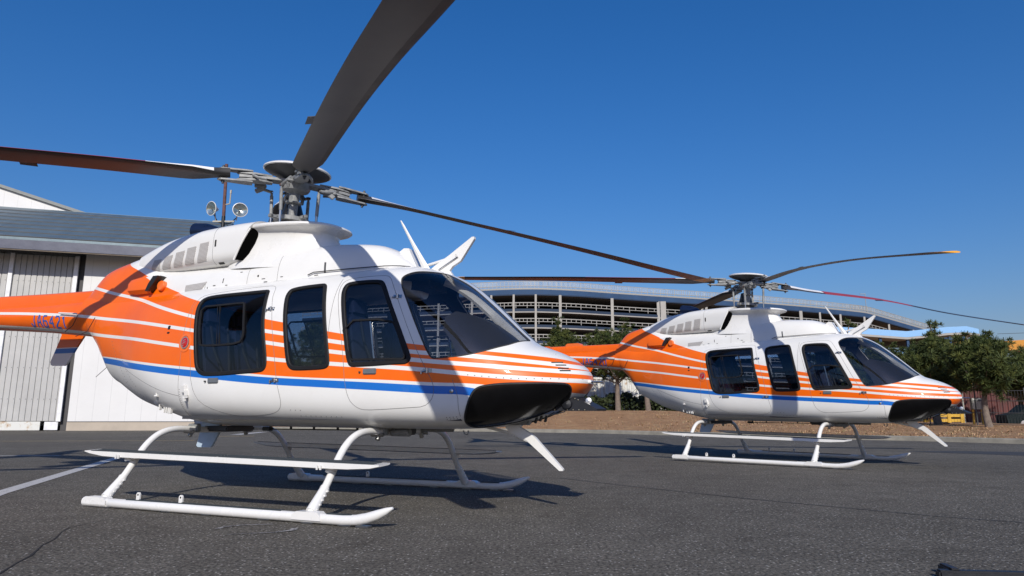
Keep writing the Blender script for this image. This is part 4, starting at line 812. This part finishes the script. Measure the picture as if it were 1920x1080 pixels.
rows.append([(c[0]*1.15+4,c[1]+12,c[2]*.9) for c in CC]);rows.append([(c[0]*6,c[1]*8+60,.3) for c in CC])
b=MB();b.grid(rows);o=b.build('grass_bank',M_GR,None,80);o['kind']='structure'
b=MB();kr=[]
for dz,off in ((0.0,-.16),(.11,-.15),(.135,-.12),(.135,.0),(.0,.02)):
    r=[]
    for i in range(120):
        d=KK[min(i+1,119)]-KK[max(i-1,0)];d/=np.linalg.norm(d);nn=np.array([-d[1],d[0]]);r.append((KK[i,0]+nn[0]*off,KK[i,1]+nn[1]*off,dz))
    kr.append(r)
b.grid(kr);o=b.build('kerb',mat('kerb_concrete',(.22,.205,.17),.9,var=.25,scale=3,bmp=.3),None,40);o['kind']='structure'
# grass tufts on the bank and along the kerb
b=MB();rg=random.Random(5)
for k in range(7000):
    i=rg.uniform(20,118);j=int(i);a=i-j;f_=rg.random()**1.6;p=(KK[j]*(1-a)+KK[j+1]*a)*(1-f_)+(CC[j,:2]*(1-a)+CC[j+1,:2]*a)*f_;z=.125+(CC[j,2]-.125)*f_;h_=rg.uniform(.02,.07)
    for q in range(3):
        an=rg.uniform(0,2*PI);d=Vector((math.cos(an),math.sin(an),0));c=Vector((p[0],p[1],z-.02))+d*.03;b.add([c-Vector((-d.y,d.x,0))*.02,c+Vector((-d.y,d.x,0))*.02,c+d*rg.uniform(.02,.08)+Vector((0,0,h_))],[(0,1,2)],rg.choice((0,0,1)))
o=b.build('grass_tufts',[mat('straw_grass',(.40,.25,.14),.9),mat('greenish_grass',(.22,.18,.09),.9)],None,None,False);o['kind']='stuff'
# small dark ground fitting in the near right corner
hb=empty('tie_down_bar',(2.05,3.28,0),-.12,'dark steel bar with a short upright block lying on asphalt in the bottom right corner','ground fitting')
b=MB();b.box((.09,0,.018),(.42,.05,.036),None,0,.008);b.build('bar',M_BOOT,hb);b=MB();b.box((-.045,.05,.022),(.045,.13,.044),None,0,.008);b.build('block',M_BOOT,hb)
# ------------------------------------------------------------------ hangar
UA=math.atan2(.2674,.9636);hg=empty('hangar',(-21.07,27.5,0),UA,'grey metal hangar with white wall, tall sliding door and slate-blue roof at left','hangar')
def wallmat(name,col,period,seam,depth=.8,var=.05):
    m,t,b=nodes(name);c=coord(t);sx=t.nodes.new('ShaderNodeSeparateXYZ');t.links.new(c,sx.inputs[0]);f=mth(t,'FRACT',mth(t,'MULTIPLY',sx.outputs[0],1/period))
    g=mth(t,'LESS_THAN',f,seam/period);n=noise(t,1.2,5,.6,c);n2=noise(t,14,5,.7,c);a=ramp(t,n.outputs[0],[(.3,tuple(x*(1-var) for x in col)),(.7,tuple(x*(1+var) for x in col))]).outputs[0]
    dark=tuple(x*depth for x in col);cc=mixc(t,g,a,dark);st=ramp(t,n2.outputs[0],[(.58,(0,0,0)),(.75,(.22,.22,.22))]).outputs[0];cc=mixc(t,st,cc,tuple(x*.72 for x in col));t.links.new(cc,b.inputs['Base Color']);b.inputs['Roughness'].default_value=.55
    bump(t,b,n.outputs[0],.15,.02);return m
M_WALL=wallmat('white_panel_wall',(.64,.635,.62),.62,.016,.80,.03);M_DOOR=wallmat('grey_door_sheet',(.42,.415,.40),10,0,1,.08);M_SKIRT=mat('beige_plinth',(.42,.36,.29),.8,var=.1,scale=1.5);M_DARKM=mat('dark_reveal',(.06,.058,.06),.7);M_SOFF=mat('soffit_boards',(.15,.12,.09),.8,var=.25,scale=2)
M_FASC=mat('dented_gutter_metal',(.060,.066,.095),.38,metal=.15,var=.12,scale=1.1,bmp=.7,bscale=1.4);M_STRIP=mat('white_door_stile',(.72,.72,.73),.4)
def rustwhite():
    m,t,b=nodes('rusty_white_sheet');c=coord(t);mp=t.nodes.new('ShaderNodeMapping');mp.inputs['Scale'].default_value=(1,1,.18);t.links.new(c,mp.inputs[0]);n=noise(t,2.6,6,.7,mp.outputs[0]);n2=noise(t,7,6,.7,c);s=mth(t,'MULTIPLY',n.outputs[0],n2.outputs[0]);r=ramp(t,s,[(.26,(.62,.62,.58)),(.33,(.50,.42,.32)),(.40,(.26,.11,.045))]);t.links.new(r.outputs[0],b.inputs['Base Color']);b.inputs['Roughness'].default_value=.7;return m
M_RUSTW=rustwhite()
b=MB();b.prism([(2.81,.37),(7.72,.37),(7.72,7.75),(2.81,7.75)],'y',1.2,1.4);b.box((5.27,7.2,3.9),(4.9,11.4,7.7),None,0);b.box((-8,8,4),(21.6,12,7.6),None,0);b.build('wall',M_WALL,hg,None)
b=MB();b.prism([(2.81,0),(7.75,0),(7.75,.365),(2.81,.365)],'y',1.17,1.4);b.build('plinth',M_SKIRT,hg,None)
b=MB();b.box((5.27,1.165,.375),(4.95,.03,.02));b.build('flashing',M_DARKM,hg,None)
b=MB();b.prism([(2.50,0),(2.81,0),(2.81,7.6),(2.50,7.6)],'y',1.45,1.6);b.build('door_reveal',M_DARKM,hg,None)
# sliding door: ribbed sheet, stiles, rusty kick plate
b=MB();x=-14.6;prof=[]
while x<2.35:
    prof+=[(x,1.30),(x+.17,1.30),(x+.185,1.335),(x+.205,1.335)];x+=.22
b.grid([[(p[0],p[1],.40) for p in prof],[(p[0],p[1],7.45) for p in prof]]);dr=b.build('sliding_door',M_DOOR,hg,10,False)
for x0,wd in ((2.46,.16),(.0,.16),(-2.3,.14),(-4.7,.16),(-7.0,.14)):
    b=MB();b.box((x0,1.27,3.93),(wd,.08,7.1));b.build('door_stile',M_STRIP,dr)
b=MB()
for zz in (1.3,2.6,3.9,5.2,6.3):
    x=-3.0
    while x<2.2: b.box((x+.195,1.305,zz),(.022,.02,.03));x+=.22
b.build('door_bolts',M_DGREY,dr,None)
b=MB();b.box((-6.2,1.30,.2),(16,.06,.36));b.build('kick_plate',M_RUSTW,dr,None);b=MB();b.box((2.2,1.31,.2),(.50,.05,.34));b.build('kick_plate_end',M_STRIP,dr,None)
b=MB();b.prism([(0.0,7.36),(1.35,7.62),(1.35,7.66),(0.0,7.42)],'x',-15,7.95);b.build('soffit',M_SOFF,hg,None)
b=MB();b.box((-3.5,.0,7.66),(22.9,.05,.50));
b.build('gutter',M_FASC,hg,30)
def roofm():
    m,t,b=nodes('slate_roof_metal');c=coord(t);n=noise(t,.9,4,.6,c);mp=t.nodes.new('ShaderNodeMapping');mp.inputs['Scale'].default_value=(1,.1,.1);t.links.new(c,mp.inputs[0]);n2=noise(t,3,4,.6,mp.outputs[0]);r=ramp(t,mth(t,'MULTIPLY_ADD',n2.outputs[0],.5,mth(t,'MULTIPLY',n.outputs[0],.5)),[(.35,(.10,.14,.165)),(.65,(.15,.20,.22))]);t.links.new(r.outputs[0],b.inputs['Base Color']);b.inputs['Roughness'].default_value=.45;b.inputs['Metallic'].default_value=.3;return m
M_ROOF=roofm();b=MB();n=8;seq=[]
for k in range(n):
    y0=-.03+7.03*k/n;y1=-.03+7.03*(k+1)/n;z0=7.93+3.07*k/n;z1=7.93+3.07*(k+1)/n;seq+=[(y0,z0+.014),(y1,z1+.0)]
seq=[(-.03,7.9)]+seq;pts=seq+[(14,7.9),(14,7.8),(-.03,7.8)]
b.prism(pts,'x',-15,7.95);b.build('roof',M_ROOF,hg,None)
b=MB();b.prism([(7.12-.0,10.98),(7.12,11.04),(7.3,11.04),(7.3,10.98)],'x',-15,7.95);b.build('ridge_cap',M_ROOF,hg)
b=MB()
for k in range(n): y0=-.03+7.03*k/n;z0=7.93+3.07*k/n;b.box((-3.5,y0-.012,z0+.012),(22.9,.02,.034))
b.build('lap_shadow_gap',M_DARKM,hg,None)
b=MB();b.prism([(-14,15.25),(.55,10.96),(.55,10.9),(-14,10.9)],'y',7.35,15);b.build('gable_wall',M_WALL,hg,None)
b=MB();b.prism([(-14.3,15.46),(1.15,10.93),(.6,10.93),(-14.3,15.32)],'y',7.2,15.2);b.build('upper_roof',mat('upper_roof_grey',(.20,.21,.20),.6),hg,None)
# floodlight mast at the end of the hangar roof
fl=empty('floodlight_mast',(-13.50,31.0,0),0,'rusty pole with two round floodlights rising above the end of the hangar roof','floodlight mast')
b=MB();b.tube([(0,0,0),(0,0,9.8)],.085,12,1);b.tube([(0,0,9.8),(-.06,0,12.36)],.075,12);b.build('pole',[mat('rusty_pole',(.12,.055,.045),.8,var=.4,scale=8),M_BLK],fl)
b=MB();b.box((.02,0,9.55),(1.0,.08,.07));b.tube([(-.03,0,10.35),(.20,0,10.40),(.24,0,10.42),(.25,0,10.98)],.03,6);b.box((.25,0,11.0),(.07,.06,.16));split_all(fl);b.build('bracket',mat('weathered_bracket',(.38,.36,.30),.7),fl)
b=MB();b.tube([(-.5,.1,9.9),(-.3,.1,9.55),(0,.1,9.45),(.3,.1,9.5),(.55,.1,9.75)],.025,6);b.tube([(.1,.1,9.5),(.3,.1,9.2),(.22,.1,9.0),(.05,.1,9.0)],.012,5);b.build('cable',M_BLK,fl)
M_LAMPG=mat('lamp_reflector',(.62,.66,.62),.15,metal=.85,var=.2,scale=8)
for cx_,cz_,dr_ in ((-.50,10.12,(-.45,-.85,-.12)),(.83,10.05,(.45,-.88,-.05))):
    b=MB();c=Vector((cx_,-.2,cz_));b.lathe([(0,-.34),(.07,-.33),(.10,-.26),(.20,-.14),(.33,.0),(.34,.03),(.31,.04)],c,dr_,26);hd=b.build('lamp_housing',mat('lamp_shell',(.62,.62,.60),.4),fl,40)
    b=MB();b.lathe([(.31,.02),(.24,-.03),(.12,-.09),(0,-.12)],c,dr_,26);b.build('reflector',M_LAMPG,hd,60)
    b=MB();b.lathe([(.305,.025),(0,.045)],c,dr_,26);b.build('lens',glass('lamp_glass',(.9,.92,.9)),hd)
    b=MB();b.tube([(cx_*.72,0,9.6),(cx_*.80,-.05,9.95),c],.03,8);b.build('lamp_arm',M_STEEL,hd)
# ------------------------------------------------------------------ parking structure with curved decks
GP=[(-40,130),(-28,125),(-20,122.6),(-10.4,119.8),(-5.2,118.4),(0,117.1),(4.9,116.8),(11.2,118.2),(18.4,121.0),(27.4,124.2),(39,128),(48.6,131.6),(58.8,135.8),(69.7,141),(75.4,144),(84.7,150),(94.4,156),(104,162)]
GZ=[0]*15+[-.95,-2.0,-3.0]
t_=np.linspace(0,len(GP)-1,130);i_=np.arange(len(GP));Gx,Gy,Gz=[np.interp(t_,i_,a) for a in (np.array(GP)[:,0],np.array(GP)[:,1],np.array(GZ))]
for _ in range(6):
    for A in (Gx,Gy,Gz): A[1:-1]=(A[:-2]+2*A[1:-1]+A[2:])/4
def gpt(i,off=0,z=0):
    j=min(max(i,0),129);a=np.array([Gx[min(j+1,129)]-Gx[max(j-1,0)],Gy[min(j+1,129)]-Gy[max(j-1,0)]]);a/=np.linalg.norm(a);return (Gx[j]-a[1]*off,Gy[j]+a[0]*off,z+Gz[j])
gar=empty('parking_structure',(0,0,0),0,'long curved multi-storey car park with open decks, blue edges and white railings','car park')
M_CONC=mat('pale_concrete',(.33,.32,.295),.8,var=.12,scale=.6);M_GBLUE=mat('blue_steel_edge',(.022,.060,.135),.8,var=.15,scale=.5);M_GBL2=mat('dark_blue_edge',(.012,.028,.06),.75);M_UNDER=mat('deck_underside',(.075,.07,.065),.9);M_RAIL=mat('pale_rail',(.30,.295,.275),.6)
def mesh_rail():
    m=glass('rail_mesh_panel',(.62,.70,.78));t=m.node_tree;return m
def swept(name,prof,m,i0=0,i1=130,parent=gar,drop=1):
    b=MB();rows=[]
    for i in range(i0,i1): rows.append([gpt(i,o,0 if False else z) for o,z in prof])
    b.grid(rows,0,True);b.add(rows[0],[tuple(range(len(prof)))]);b.add(rows[-1],[tuple(range(len(prof)))]);return b.build(name,m,parent,30)
LV=[(21.98,21.15,0),(18.62,18.15,1),(15.86,15.40,1),(13.1,12.65,1),(10.3,9.85,1),(7.5,7.05,1),(4.7,4.25,1)]
for n_,(zt_,zb_,k) in enumerate(LV):
    end=130 if n_==0 else (112 if n_==1 else 100)
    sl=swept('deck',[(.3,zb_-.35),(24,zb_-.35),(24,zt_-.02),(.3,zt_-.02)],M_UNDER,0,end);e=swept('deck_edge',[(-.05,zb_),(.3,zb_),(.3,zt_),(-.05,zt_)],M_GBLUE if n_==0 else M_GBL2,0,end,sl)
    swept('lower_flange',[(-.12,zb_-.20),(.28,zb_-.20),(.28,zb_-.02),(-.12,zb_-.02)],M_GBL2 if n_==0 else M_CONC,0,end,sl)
    if n_:
        h0=zt_+.18;b=MB()
        swept('rail_bar',[(.0,h0+.82),(.1,h0+.82),(.1,h0+.96),(.0,h0+.96)],M_RAIL,0,end,sl);swept('rail_bar',[(.0,h0+.32),(.1,h0+.32),(.1,h0+.41),(.0,h0+.41)],M_RAIL,0,end,sl)
        for i in range(0,end-1,1):
            for q in range(1):
                a=gpt(i,.05);c=gpt(i+1,.05);x=a[0]+(c[0]-a[0])*q/2;y=a[1]+(c[1]-a[1])*q/2;z=a[2]+(c[2]-a[2])*q/2;b.box((x,y,zt_+(.86 if i%3 else .62)+z),(.09,.08,.5 if i%3 else 1.0))
        b.build('rail_posts',M_RAIL,sl,None)
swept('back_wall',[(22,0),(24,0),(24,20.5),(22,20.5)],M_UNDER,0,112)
# top railing: solid kerb beam, posts, bars and translucent mesh
tr_=swept('parapet_beam',[(.0,22.0),(.2,22.0),(.2,22.28),(.0,22.28)],M_RAIL)
swept('rail_bar',[(.0,22.55),(.1,22.55),(.1,22.67),(.0,22.67)],M_RAIL,0,130,tr_);swept('rail_bar',[(.0,23.42),(.1,23.42),(.1,23.5),(.0,23.5)],M_RAIL,0,130,tr_)
b=MB()
for i in range(0,129):
    a=gpt(i,.05);c=gpt(i+1,.05)
    for q in range(4):
        x=a[0]+(c[0]-a[0])*q/4;y=a[1]+(c[1]-a[1])*q/4;z=a[2]+(c[2]-a[2])*q/4;b.box((x,y,22.75+z),(.10 if q==0 else .05,.08,1.5))
b.build('rail_posts',M_RAIL,tr_,None)
b=MB()
for i in range(-30,34): 
    pass
M_MSH=bpy.data.materials.new('fine_mesh');M_MSH.use_nodes=True;t=M_MSH.node_tree;pb=t.nodes['Principled BSDF'];pb.inputs['Base Color'].default_value=(.55,.60,.62,1);pb.inputs['Roughness'].default_value=.6
c_=coord(t);sx_=t.nodes.new('ShaderNodeSeparateXYZ');t.links.new(c_,sx_.inputs[0]);g1=mth(t,'LESS_THAN',mth(t,'FRACT',mth(t,'MULTIPLY',sx_.outputs[2],8)),.12);g2=mth(t,'LESS_THAN',mth(t,'FRACT',mth(t,'MULTIPLY',sx_.outputs[0],6)),.12);t.links.new(mth(t,'MAXIMUM',g1,g2),pb.inputs['Alpha'])
swept('mesh_panel',[(.04,22.67),(.06,22.67),(.06,23.42),(.04,23.42)],M_MSH,0,130,tr_)
# columns stand at the deck edge
cl=[(-34,.35),(-27,.35),(-20,.35),(-13,.35),(-7,.35),(-3.6,.35),(.29,.35),(4.09,.35),(8.35,.45),(17.8,.5),(26.7,.5),(27.6,1.0),(35.5,.45),(36.3,.45),(49.4,.4),(57.37,.6),(62.0,.35),(67.4,.4),(74,.4),(82,.4),(90,.4)]
for x,wd in cl:
    i=int(np.argmin(abs(Gx-x)));p=gpt(i,-.16);b=MB();b.box((x,p[1],(21.1+p[2])/2),(wd,.28,21.1+p[2]-.02));b.build('column',M_CONC,gar,None)
b=MB()
for x in (-2,-1):   # diagonal braces in the left bays
    pass
for x0,x1,z0,z1 in ((-7,-3.6,15.9,18.1),(-3.6,-7,13.2,15.4),(-3.6,.29,13.2,15.4),(-13,-7,18.7,21.1),(-7,-13,15.9,18.1)):
    i=int(np.argmin(abs(Gx-x0)));j=int(np.argmin(abs(Gx-x1)));b.tube([(x0,gpt(i)[1]+1.2,z0),(x1,gpt(j)[1]+1.2,z1)],.16,6)
b.build('brace',M_CONC,gar)
b=MB();i=int(np.argmin(abs(Gx-77)));p=gpt(i,1);b.tube([(p[0],p[1],22),(p[0],p[1],26.4)],.06,6);b.box((p[0]-.5,p[1],26.4),(1.2,.2,.1));b.build('lamp_post',M_RAIL,gar)
# covered footbridge, light blue
br=empty('footbridge',(0,0,0),0,'light blue covered footbridge above the pine crowns at right','footbridge')
top=[(30,12.6),(38,13.1),(45.75,13.52),(51.2,13.29),(57.8,12.84),(60.2,13.10),(63.73,13.48),(66.63,13.61),(68.38,13.2)];bot=[(30,11.8),(38,12.2),(45.75,12.55),(51.13,12.43),(57.7,11.95),(60.2,12.2),(63.7,12.6),(66.6,12.72),(68.38,12.5)]
M_LB=mat('light_blue_sheet',(.22,.42,.68),.45,var=.04);b=MB();b.grid([[(x,100,z) for x,z in top],[(x,100,z) for x,z in bot],[(x,104,z) for x,z in bot],[(x,104,z) for x,z in top]],0);b.grid([[(x,104,z) for x,z in top],[(x,100,z) for x,z in top]]);b.add([(68.38,100,12.5),(68.38,104,12.5),(68.38,104,13.2),(68.38,100,13.2)],[(0,1,2,3)]);b.build('roof',M_LB,br,20)
b=MB();b.grid([[(x,99.9,z-.02) for x,z in bot],[(x,99.9,z-.32) for x,z in bot],[(x,104,z-.32) for x,z in bot]]);b.build('eave_beam',M_CONC,br,20)
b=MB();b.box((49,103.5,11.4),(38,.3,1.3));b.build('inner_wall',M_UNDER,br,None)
b=MB();b.grid([[(x,100.4,z-2.1) for x,z in bot],[(x,100.4,z-3.2) for x,z in bot]]);b.build('parapet',M_LB,br,20)
for x in (46,50,54,58,61.5,64.2,66.2): b=MB();b.box((x,100.4,6.2),(.35,.3,11.8));b.build('post',M_GBLUE,br,None)
# gantry crane
cr=empty('gantry_crane',(48,70,0),0,'orange yellow gantry crane beam reaching in from the right edge','crane')
M_CRN=mat('crane_orange',(.50,.22,.03),.5,var=.1,scale=1);M_CRY=mat('crane_yellow',(.62,.36,.05),.5)
b=MB();b.prism([(.9,8.15),(2,8.2),(18,9.2),(18,7.9),(4.2,7.25),(.9,7.35)],'y',0,.9);b.build('main_beam',M_CRN,cr,None);b=MB();b.prism([(.9,7.3),(4.2,7.2),(18,7.86),(18,7.7),(4.2,7.08),(.9,7.2)],'y',-.15,1.05);b.build('lower_flange',mat('crane_brown',(.20,.08,.02),.6),cr,None)
b=MB();b.box((-1.7,.4,8.0),(1.3,.8,.32));b.box((-1.6,.4,7.55),(.8,.7,.6));b.box((-1.55,.4,3.6),(.4,.4,7.3));b.build('leg_head',M_CRY,cr,None);b=MB();b.tube([(12,.4,8.6),(12,.4,9.6)],.08,6);b.tube([(2,.4,9.0),(18,.4,9.6)],.02,4);b.build('conductor_line',M_DGREY,cr)
# ------------------------------------------------------------------ containers, hedge, fence, frames, car
def corr(b,x0,x1,y,z0,z1,p=.28,d=.05,mi=0):
    P=[];x=x0
    while x<x1: P+=[(x,y),(x+p*.35,y),(x+p*.5,y-d),(x+p*.85,y-d)];x+=p
    P.append((x1,y));b.grid([[(a,c,z0) for a,c in P],[(a,c,z1) for a,c in P]],mi)
def container(loc,rz,L_,m,label,group=None,h=2.6):
    e=empty('shipping_container',loc,rz,label,'container',group);b=MB();corr(b,.1,L_-.1,0.02,.14,h-.12);b.box((L_/2,1.25,h/2),(L_-.12,2.3,h-.1));b.build('side_wall',m,e,20)
    b=MB()
    for x in (.06,L_-.06): b.box((x,0,h/2),(.14,.16,h))
    for z in (.07,h-.06): b.box((L_/2,0,z),(L_-.26,.14,.12))
    b.build('frame',m,e,None);return e
M_CRED=mat('container_red',(.085,.018,.014),.6,var=.3,scale=1.5);M_CBRN=mat('container_brown',(.09,.024,.018),.65,var=.3,scale=1.5)
container((1.9,43,.4),0,5.95,M_RUSTW,'white rust-streaked container behind the dark hedge between the helicopters')
container((24.3,43,-.1),-.25,6.05,M_CRED,'dark red container partly behind the yellow frame, left of its pair',h=2.5)
container((30.4,41.4,-.1),-.25,6.05,M_CBRN,'brownish red container behind the pine trunk at the right edge',h=2.5)
LEAFC=[(.040,.058,.016),(.062,.080,.022),(.105,.118,.030),(.022,.036,.012)]
def leafmat(name,cols):
    out=[]
    for i,c in enumerate(cols):
        m,t,b=nodes(f'{name}_{i}');cc=coord(t);n=noise(t,1.5,4,.6,cc);r=ramp(t,n.outputs[0],[(.3,tuple(x*.75 for x in c)),(.7,tuple(x*1.25 for x in c))]);t.links.new(r.outputs[0],b.inputs['Base Color']);b.inputs['Roughness'].default_value=.65;b.inputs['Specular IOR Level'].default_value=.25;out.append(m)
    return out
PINE=leafmat('pine_needles',LEAFC);M_BARK=mat('grey_bark',(.16,.125,.10),.95,var=.3,scale=8,bmp=.8,bscale=20);HEDGE=leafmat('hedge_leaf',[(.025,.035,.014),(.04,.05,.018)])
rg=random.Random(11)
hd=MB()
for k in range(9000):
    x=rg.uniform(.5,12.5);y=39.3+rg.gauss(0,.35);z=.75+rg.random()**.8*(1.05+.12*math.sin(x*2.3)+.08*math.sin(x*7));d=Vector((rg.gauss(0,1),rg.gauss(0,1),rg.gauss(0,1))).normalized();e=d.orthogonal().normalized();c=Vector((x,y,z));s=rg.uniform(.05,.10);hd.add([c-e*s,c+d*s,c+e*s,c-d*s],[(0,1,2,3)],rg.randrange(2))
o=hd.build('hedge',HEDGE,None,None,False);tag(o,'dark clipped hedge below the white container between the helicopters','hedge')
def pine(loc,h,cw,cb,label,seed,trunk=.16,lean=0,dens=1.4,shape=1.0,tops=()):
    r=random.Random(seed);e=empty('pine_tree',loc,0,label,'tree','pine trees along the verge')
    b=MB();pts=[Vector((lean*(k/6)*h*.5,0.1*math.sin(k),h*.92*k/6)) for k in range(7)];b.tube([Vector((0,0,-.4))]+pts,[trunk*1.25]+[trunk*(1-.8*k/6) for k in range(7)],10)
    clumps=[];nl=int(30*dens)
    for k in range(nl):
        f_=r.random()**.8;z=cb+(h-cb)*f_;rad=cw*(1-f_**1.6)**.55*(.35+.75*r.random())*shape;a=r.uniform(0,2*PI);tip=Vector((lean*z*.5+rad*math.cos(a),rad*math.sin(a),z+.1+rad*.25*r.random()));base=Vector((lean*z*.5,0,max(cb*.75,z-rad*.35)))
        b.tube([base,base.lerp(tip,.5)+Vector((0,0,-.05)),tip],[trunk*.28,trunk*.18,trunk*.06],5)
        for q in range(int(8+rad*5)):
            u=1-r.random()**1.5*.75
            if q==0 and f_>.35 and r.random()<.7:
                for w0 in range(r.randrange(2,5)): clumps.append((tip+Vector((r.gauss(0,.04),r.gauss(0,.04),.12+.14*w0)),r.uniform(.11,.17)))
            c=base.lerp(tip,u)+Vector((r.gauss(0,.22),r.gauss(0,.22),r.gauss(0,.16)+.05));clumps.append((c,r.uniform(.18,.31)))
    for (tx,tz) in tops:
        for q in range(9): clumps.append((Vector((tx+r.gauss(0,.13),r.gauss(0,.1),tz-r.random()*.75)),r.uniform(.14,.22)))
        b.tube([(tx*.4,0,tz-1.6),(tx,0,tz-.1)],[.05,.02],5)
    b.build('trunk',M_BARK,e,50)
    cbm=MB()
    for c,s in clumps:
        tone=r.choice((0,0,1,1,2,3));up=Vector((r.gauss(0,.25),r.gauss(0,.25),1)).normalized()
        for q in range(54):
            d=Vector((r.gauss(0,1),r.gauss(0,1),r.gauss(0,.8)+.55)).normalized();w_=d.orthogonal().normalized();w_.rotate(Matrix.Rotation(r.uniform(0,6.28),3,d));st=c+d*s*.15;en=c+d*s*r.uniform(.6,1.0);ww=r.uniform(.008,.015)
            cbm.add([st-w_*ww,st+w_*ww,en+w_*ww*.4,en-w_*ww*.4],[(0,1,2,3)],tone if r.random()<.8 else r.randrange(3))
    cbm.build('crown',PINE,e,None,False);return e
pine((2.8,40,.9),4.3,2.0,1.2,'pine with one tall tip, just right of the nearer windscreen post',1,tops=((-.1,5.6),(-.15,5.0),(-1.0,4.2),(.6,4.3)),dens=1.5)
pine((5.8,38,.95),4.0,2.3,1.9,'pine with the dark straight trunk in front of the white container',2,tops=((-1.0,4.5),(.45,5.0),(.8,4.7)),dens=1.7)
pine((7.3,37.2,.85),3.9,1.6,1.8,'pine on the leaning pale trunk beside the farther helicopter tail',3,lean=-.12)
pine((1.0,41,.9),3.4,2.3,1.5,'low bushy pine just behind the nose of the nearer helicopter',4)
pine((-11.7,40.5,.9),4.7,1.9,1.1,'pine seen through the middle cabin window of the nearer helicopter',14)
pine((-2.2,43,.9),4.4,2.6,1.4,'broad pine seen through the nearer helicopter cockpit glass',5)
pine((16.4,34.5,.5),3.3,2.0,1.0,'pine with one tall tuft rising against the car park above the windscreen',6,tops=((.75,5.1),),dens=1.2)
pine((17.4,33,.45),3.1,2.0,1.35,'pine crown above the farther helicopter windscreen',7,tops=((-.3,3.5),(.9,3.3)),dens=1.4)
pine((18.6,30,.4),2.9,1.9,1.4,'pine with the single highest tuft against the footbridge',8,tops=((-.2,4.35),(-.05,4.3),(-.25,4.05),(-.15,3.8),(-.2,3.6),(.8,3.2)),dens=2.2)
pine((16.5,24.2,.36),2.6,1.2,1.35,'pine on the bare grey trunk in front of the red containers',9,trunk=.13,tops=((-.42,3.2),(-.2,3.05),(-.7,2.9)),dens=2.4)
pine((16.7,27.4,.4),2.8,1.7,1.4,'pine between the bare grey trunk and the yellow frame',12,dens=2.3,tops=((-.5,2.9),))
pine((20.6,27,.35),2.15,1.6,1.25,'pine cut by the right edge of the view',10,dens=2)
pine((27.5,37,.2),3.6,2.2,1.6,'distant pine beyond the containers at the far right',13)
fe=empty('wire_fence',(0,0,0),0,'thin dark wire fence on posts in front of the red containers','fence')
b=MB();F0=Vector((13.4,28.2,.42));F1=Vector((23.5,21.8,.30))
for k in range(9): p=F0.lerp(F1,k/8);b.tube([p,p+Vector((0,0,1.35))],.022,6)
b.build('posts',M_DGREY,fe)
b=MB()
for hgt in (.45,.88,1.25): b.tube([F0+Vector((0,0,hgt)),F1+Vector((0,0,hgt))],.012,4)
for k in range(130):
    p=F0.lerp(F1,k/130);q=F0.lerp(F1,(k+1)/130);b.tube([p+Vector((0,0,.05)),q+Vector((0,0,1.25))],.0022,3,0,False);b.tube([q+Vector((0,0,.05)),p+Vector((0,0,1.25))],.0022,3,0,False)
b.build('wires',M_DGREY,fe,None)
M_YEL=mat('yellow_paint',(.55,.33,.03),.55,var=.2);M_CAB=mat('cabinet_grey',(.40,.41,.38),.5)
yf=empty('yellow_frame',(17.9,29.4,.42),-.2,'yellow steel frame with upright posts on the ground near the containers','steel frame')
b=MB()
for z in (.10,.30): b.box((0,0,z),(1.9,.08,.12))
b.build('rails',M_YEL,yf,None)
for x in (-.9,-.45,0,.45,.95): b=MB();b.box((x,.0,.24),(.13,.12,.46));b.build('post',M_YEL,yf,None)
b=MB();b.tube([(1.05,0,0),(1.05,0,1.25),(0.2,0,1.27),(-.5,0,1.27)],.03,6);b.build('hoop',M_CAB,yf)
cb=empty('switch_cabinet',(19.5,29.2,.36),-.2,'grey switch cabinet on yellow legs beside the yellow frame','cabinet')
b=MB();b.box((0,0,.85),(.42,.25,.46),None,0,.02);b.box((0,-.13,.98),(.30,.02,.02),None,1);b.build('box',[M_CAB,M_DGREY],cb);b=MB()
for x in (-.17,.17): b.box((x,0,.31),(.07,.07,.62))
b.build('leg',M_YEL,cb,None)
car=empty('parked_car',(27.3,35.6,.0),-.3,'dark car parked beyond the fence at the right edge','car');M_CAR=mat('dark_green_car',(.008,.014,.015),.7,spec=.1)
b=MB();b.prism([(-2,.30),(-2.05,.75),(-1.5,.85),(-1.0,1.28),(.5,1.30),(1.1,.90),(1.95,.78),(2.05,.35)],'y',-.8,.8);b.build('body',M_CAR,car,40)
b=MB();b.prism([(-1.25,.90),(-.92,1.22),(.42,1.23),(.88,.90)],'y',-.815,.815);b.build('window',M_BLK,car)
for x in (-1.3,1.3): b=MB();b.lathe([(.31,-.82),(.31,.82)],(x,0,.31),(0,1,0),18);b.lathe([(.18,-.83),(0,-.835)],(x,0,.31),(0,1,0),14,1);b.build('wheel',[M_BLK,M_STEEL],car,40)
for r_ in (yf,cb,fe,gar,hg,br): split_all(r_)
